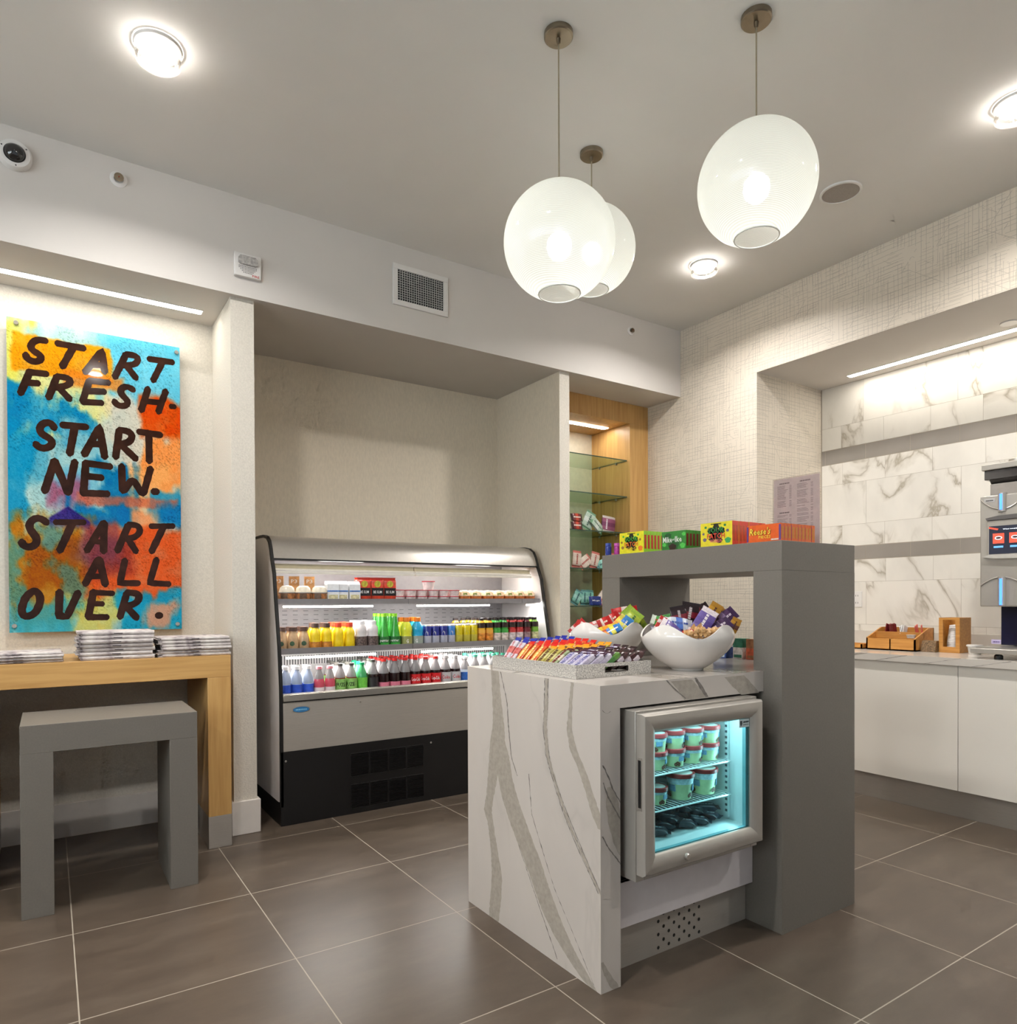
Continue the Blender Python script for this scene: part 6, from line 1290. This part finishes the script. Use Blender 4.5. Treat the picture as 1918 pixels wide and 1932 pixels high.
# sockets
t = thing('wall_outlet', (4.755, 2.66, 1.185), 'white power outlet on the marble tiles beside the grey frame', 'outlet')
b = MB(); b.box(4.7505, 4.7568, 2.647, 2.72, 1.13, 1.24); part(b, 'cover_plate', M_WHITE, t, bevel=.0015)
b = MB()
for zc in (1.16, 1.21):
    for yy in (2.675, 2.69): b.box(4.7500, 4.7506, yy-.0015, yy+.0015, zc-.006, zc+.006)
part(b, 'slots', M_BLACK, t)
# coffee machine
t = thing('coffee_machine', (4.35, 1.49, CZ), 'silver bean-to-cup coffee machine with blue light strips and touch screen', 'coffee machine')
mx, y0, y1 = 4.20, 1.29, 1.692; ym = 1.588
b = MB(); b.box(mx, 4.62, y0, y1, 1.141, 1.735); part(b, 'upper_housing', M_ALU, t, bevel=.006)
b = MB(); b.box(4.36, 4.62, y0+.03, y1-.04, .93, 1.1405, 0); b.box(mx+.02, 4.3595, y0+.035, y0+.045, .93, 1.1405, 0); part(b, 'dispensing_bay', pm('bay_blue', (26, 26, 58), .2, var=.3, vs=5), t)
b = MB(); b.box(4.11, 4.62, y0-.01, y1+.012, .893, .9215); part(b, 'drip_tray', M_ALU, t, bevel=.005)
b = MB(); b.box(4.13, 4.34, y0+.01, y1-.01, .922, .9265)
part(b, 'drip_grate', M_STEELH, t)
for yy in (ym, y0+.1):
    for xx in (4.16, 4.55):
        b = MB(); b.lathe([(.020, .0005), (.020, .018), (.012, .0275)], 16, cx=xx, cy=yy, cz=CZ); part(b, 'foot', M_BLACK, t)
b = MB()
for sgn, z0_, dz, dy in ((1, 1.655, .06, .1), (-1, 1.262, .05, .1)):
    pts = []
    for k in range(17):
        f = (k-8)/8; pts.append((mx-.002, ym+f*dy, z0_+(sgn*dz*f*f if sgn > 0 else -.045*f*f+.035)))
    b.tube(pts, .004, 8)
part(b, 'chrome_arc', M_STEELH, t)
b = MB()
for (za, zb) in ((1.642, 1.742), (1.147, 1.30)): b.lathe([(.020, za), (.020, zb)], 20, cx=mx+.004, cy=ym)
part(b, 'light_column', M_ALU, t)
for (za, zb) in ((1.652, 1.735), (1.150, 1.288)):
    b = MB(); b.box(mx-.0185, mx-.0158, ym-.006, ym+.006, za, zb); part(b, 'light_strip', emit('blue_strip', (60, 115, 255), 2.4), t)
b = MB(); b.box(mx-.010, mx-.0005, 1.33, 1.655, 1.405, 1.60); part(b, 'screen_bezel', M_ALU, t, bevel=.004)
b = MB(); b.box(mx-.0125, mx-.0102, 1.345, 1.644, 1.420, 1.568, 0)
xs_ = mx-.013
b.text('What would you like?', (xs_, 1.525, 1.548), (0, -1, 0), (0, 0, 1), .11, .008, 1)
for yc in (1.60, 1.525): 
    b.box(xs_-.0004, xs_, yc-.026, yc+.026, 1.475, 1.528, 2); b.box(xs_-.0008, xs_-.0004, yc-.022, yc+.022, 1.452, 1.462, 4)
    n = 20; b.add([(xs_-.0009, yc+.017*math.cos(a*2*PI/n), 1.504+.009*math.sin(a*2*PI/n)) for a in range(n)], [tuple(range(n))], 1); b.add([(xs_-.0012, yc+.013*math.cos(a*2*PI/n), 1.504+.006*math.sin(a*2*PI/n)) for a in range(n)], [tuple(range(n))], 3)
b.quad((xs_-.0004, 1.644, 1.565), (xs_-.0004, 1.60, 1.553), (xs_-.0004, 1.605, 1.545), (xs_-.0004, 1.644, 1.556), 2)
part(b, 'touch_screen', [emit('scr_dark', (20, 24, 38), 1.0), emit('scr_white', (236, 240, 250), 1.2), emit('scr_red', (206, 70, 50), 1.0), emit('scr_brown', (60, 36, 34), 1), emit('scr_blue', (90, 150, 210), 1)], t)
b = MB(); b.prism([(1.655, 1.600), (1.66, 1.612), (1.60, 1.622), (1.45, 1.626), (1.33, 1.620), (1.33, 1.603)], 'x', mx-.016, mx-.0005); part(b, 'screen_hood', pm('screen_hood', (96, 92, 90), .3), t)
b = MB(); b.prism([(1.672, 1.405), (1.64, 1.417), (1.33, 1.417), (1.33, 1.396), (1.50, 1.392), (1.62, 1.396)], 'x', mx-.02, mx-.0005); part(b, 'screen_sill', pm('bright_silver', (214, 210, 206), .25, metal=.5), t)
b = MB(); b.box(mx-.0012, mx-.0002, 1.622, 1.672, 1.699, 1.719, 0); b.marks((mx-.0013, 1.647, 1.707), (0, -1, 0), (0, 0, 1), .034, .007, 1, 6); part(b, 'badge', [pm('badge_plate', (186, 182, 178), .3), pm('badge_ink', (60, 56, 54), .4)], t)
b = MB(); b.box(mx+.02, mx+.021, 1.60, 1.645, .942, .965, 0); b.marks((mx+.0195, 1.622, .953), (0, -1, 0), (0, 0, 1), .03, .007, 1, 4); part(b, 'notice', [pm('lilac_card', (206, 190, 226), .5), pm('card_ink', (110, 90, 150), .5)], t)
for yy0, yy1 in ((1.515, 1.660), (1.32, 1.505)):
    b = MB(); b.box(4.24, 4.56, yy0, yy1, 1.736, 1.80); part(b, 'hopper_neck', pm('smoky_clear', (150, 142, 136), .2), t, bevel=.004)
b = MB(); b.prism([(4.225, 1.822), (4.60, 1.822), (4.60, 1.872), (4.225, 1.872)], 'y', 1.31, 1.682); b.prism([(4.25, 1.8005), (4.58, 1.8005), (4.60, 1.822), (4.225, 1.822)], 'y', 1.33, 1.66); part(b, 'bean_hopper', pm('hopper_dark', (52, 48, 47), .12), t, bevel=.003)
b = MB(); b.box(4.215, 4.61, 1.30, 1.692, 1.8725, 1.905); part(b, 'hopper_lid', M_ALU, t, bevel=.004)
b = MB(); b.lathe([(.04, 1.9055), (.04, 1.925), (.03, 1.932), (.001, 1.933)], 24, cx=4.30, cy=1.555, close=False); part(b, 'lid_knob', M_STEELH, t, )

# ice cream bars in the freezer
pouch('ice_bar', .12, .045, .022, [(44, 52, 62), (36, 42, 50), (60, 70, 80), (200, 214, 220)], '*')
pouch('ice_grn', .12, .045, .022, [(40, 52, 56), (36, 42, 50), (50, 130, 80), (206, 220, 220)], '*')
rn = random.Random(12)
n_ = 0
for lv, (zz, cnt) in enumerate(((.418, 6), (.438, 6), (.457, 4))):
    for i in range(cnt):
        x = 1.60+i*.068+lv*.014; k = 'ice_grn' if (lv == 2 and i == 1) else 'ice_bar'
        place(k, 'ice_cream_bar', (x, 1.655+rn.uniform(-.02, .02)+lv*.02, zz), ('green marked' if k == 'ice_grn' else 'dark wrapped')+' ice cream bar on the freezer floor, '+['bottom', 'middle', 'top'][lv]+' layer, '+lr(i, cnt), 'ice cream bar', 'ice cream bars on the freezer floor', (rn.uniform(-.05, .05), rn.uniform(-.1, .05), 2.2+rn.uniform(-.25, .25)))
        n_ += 1
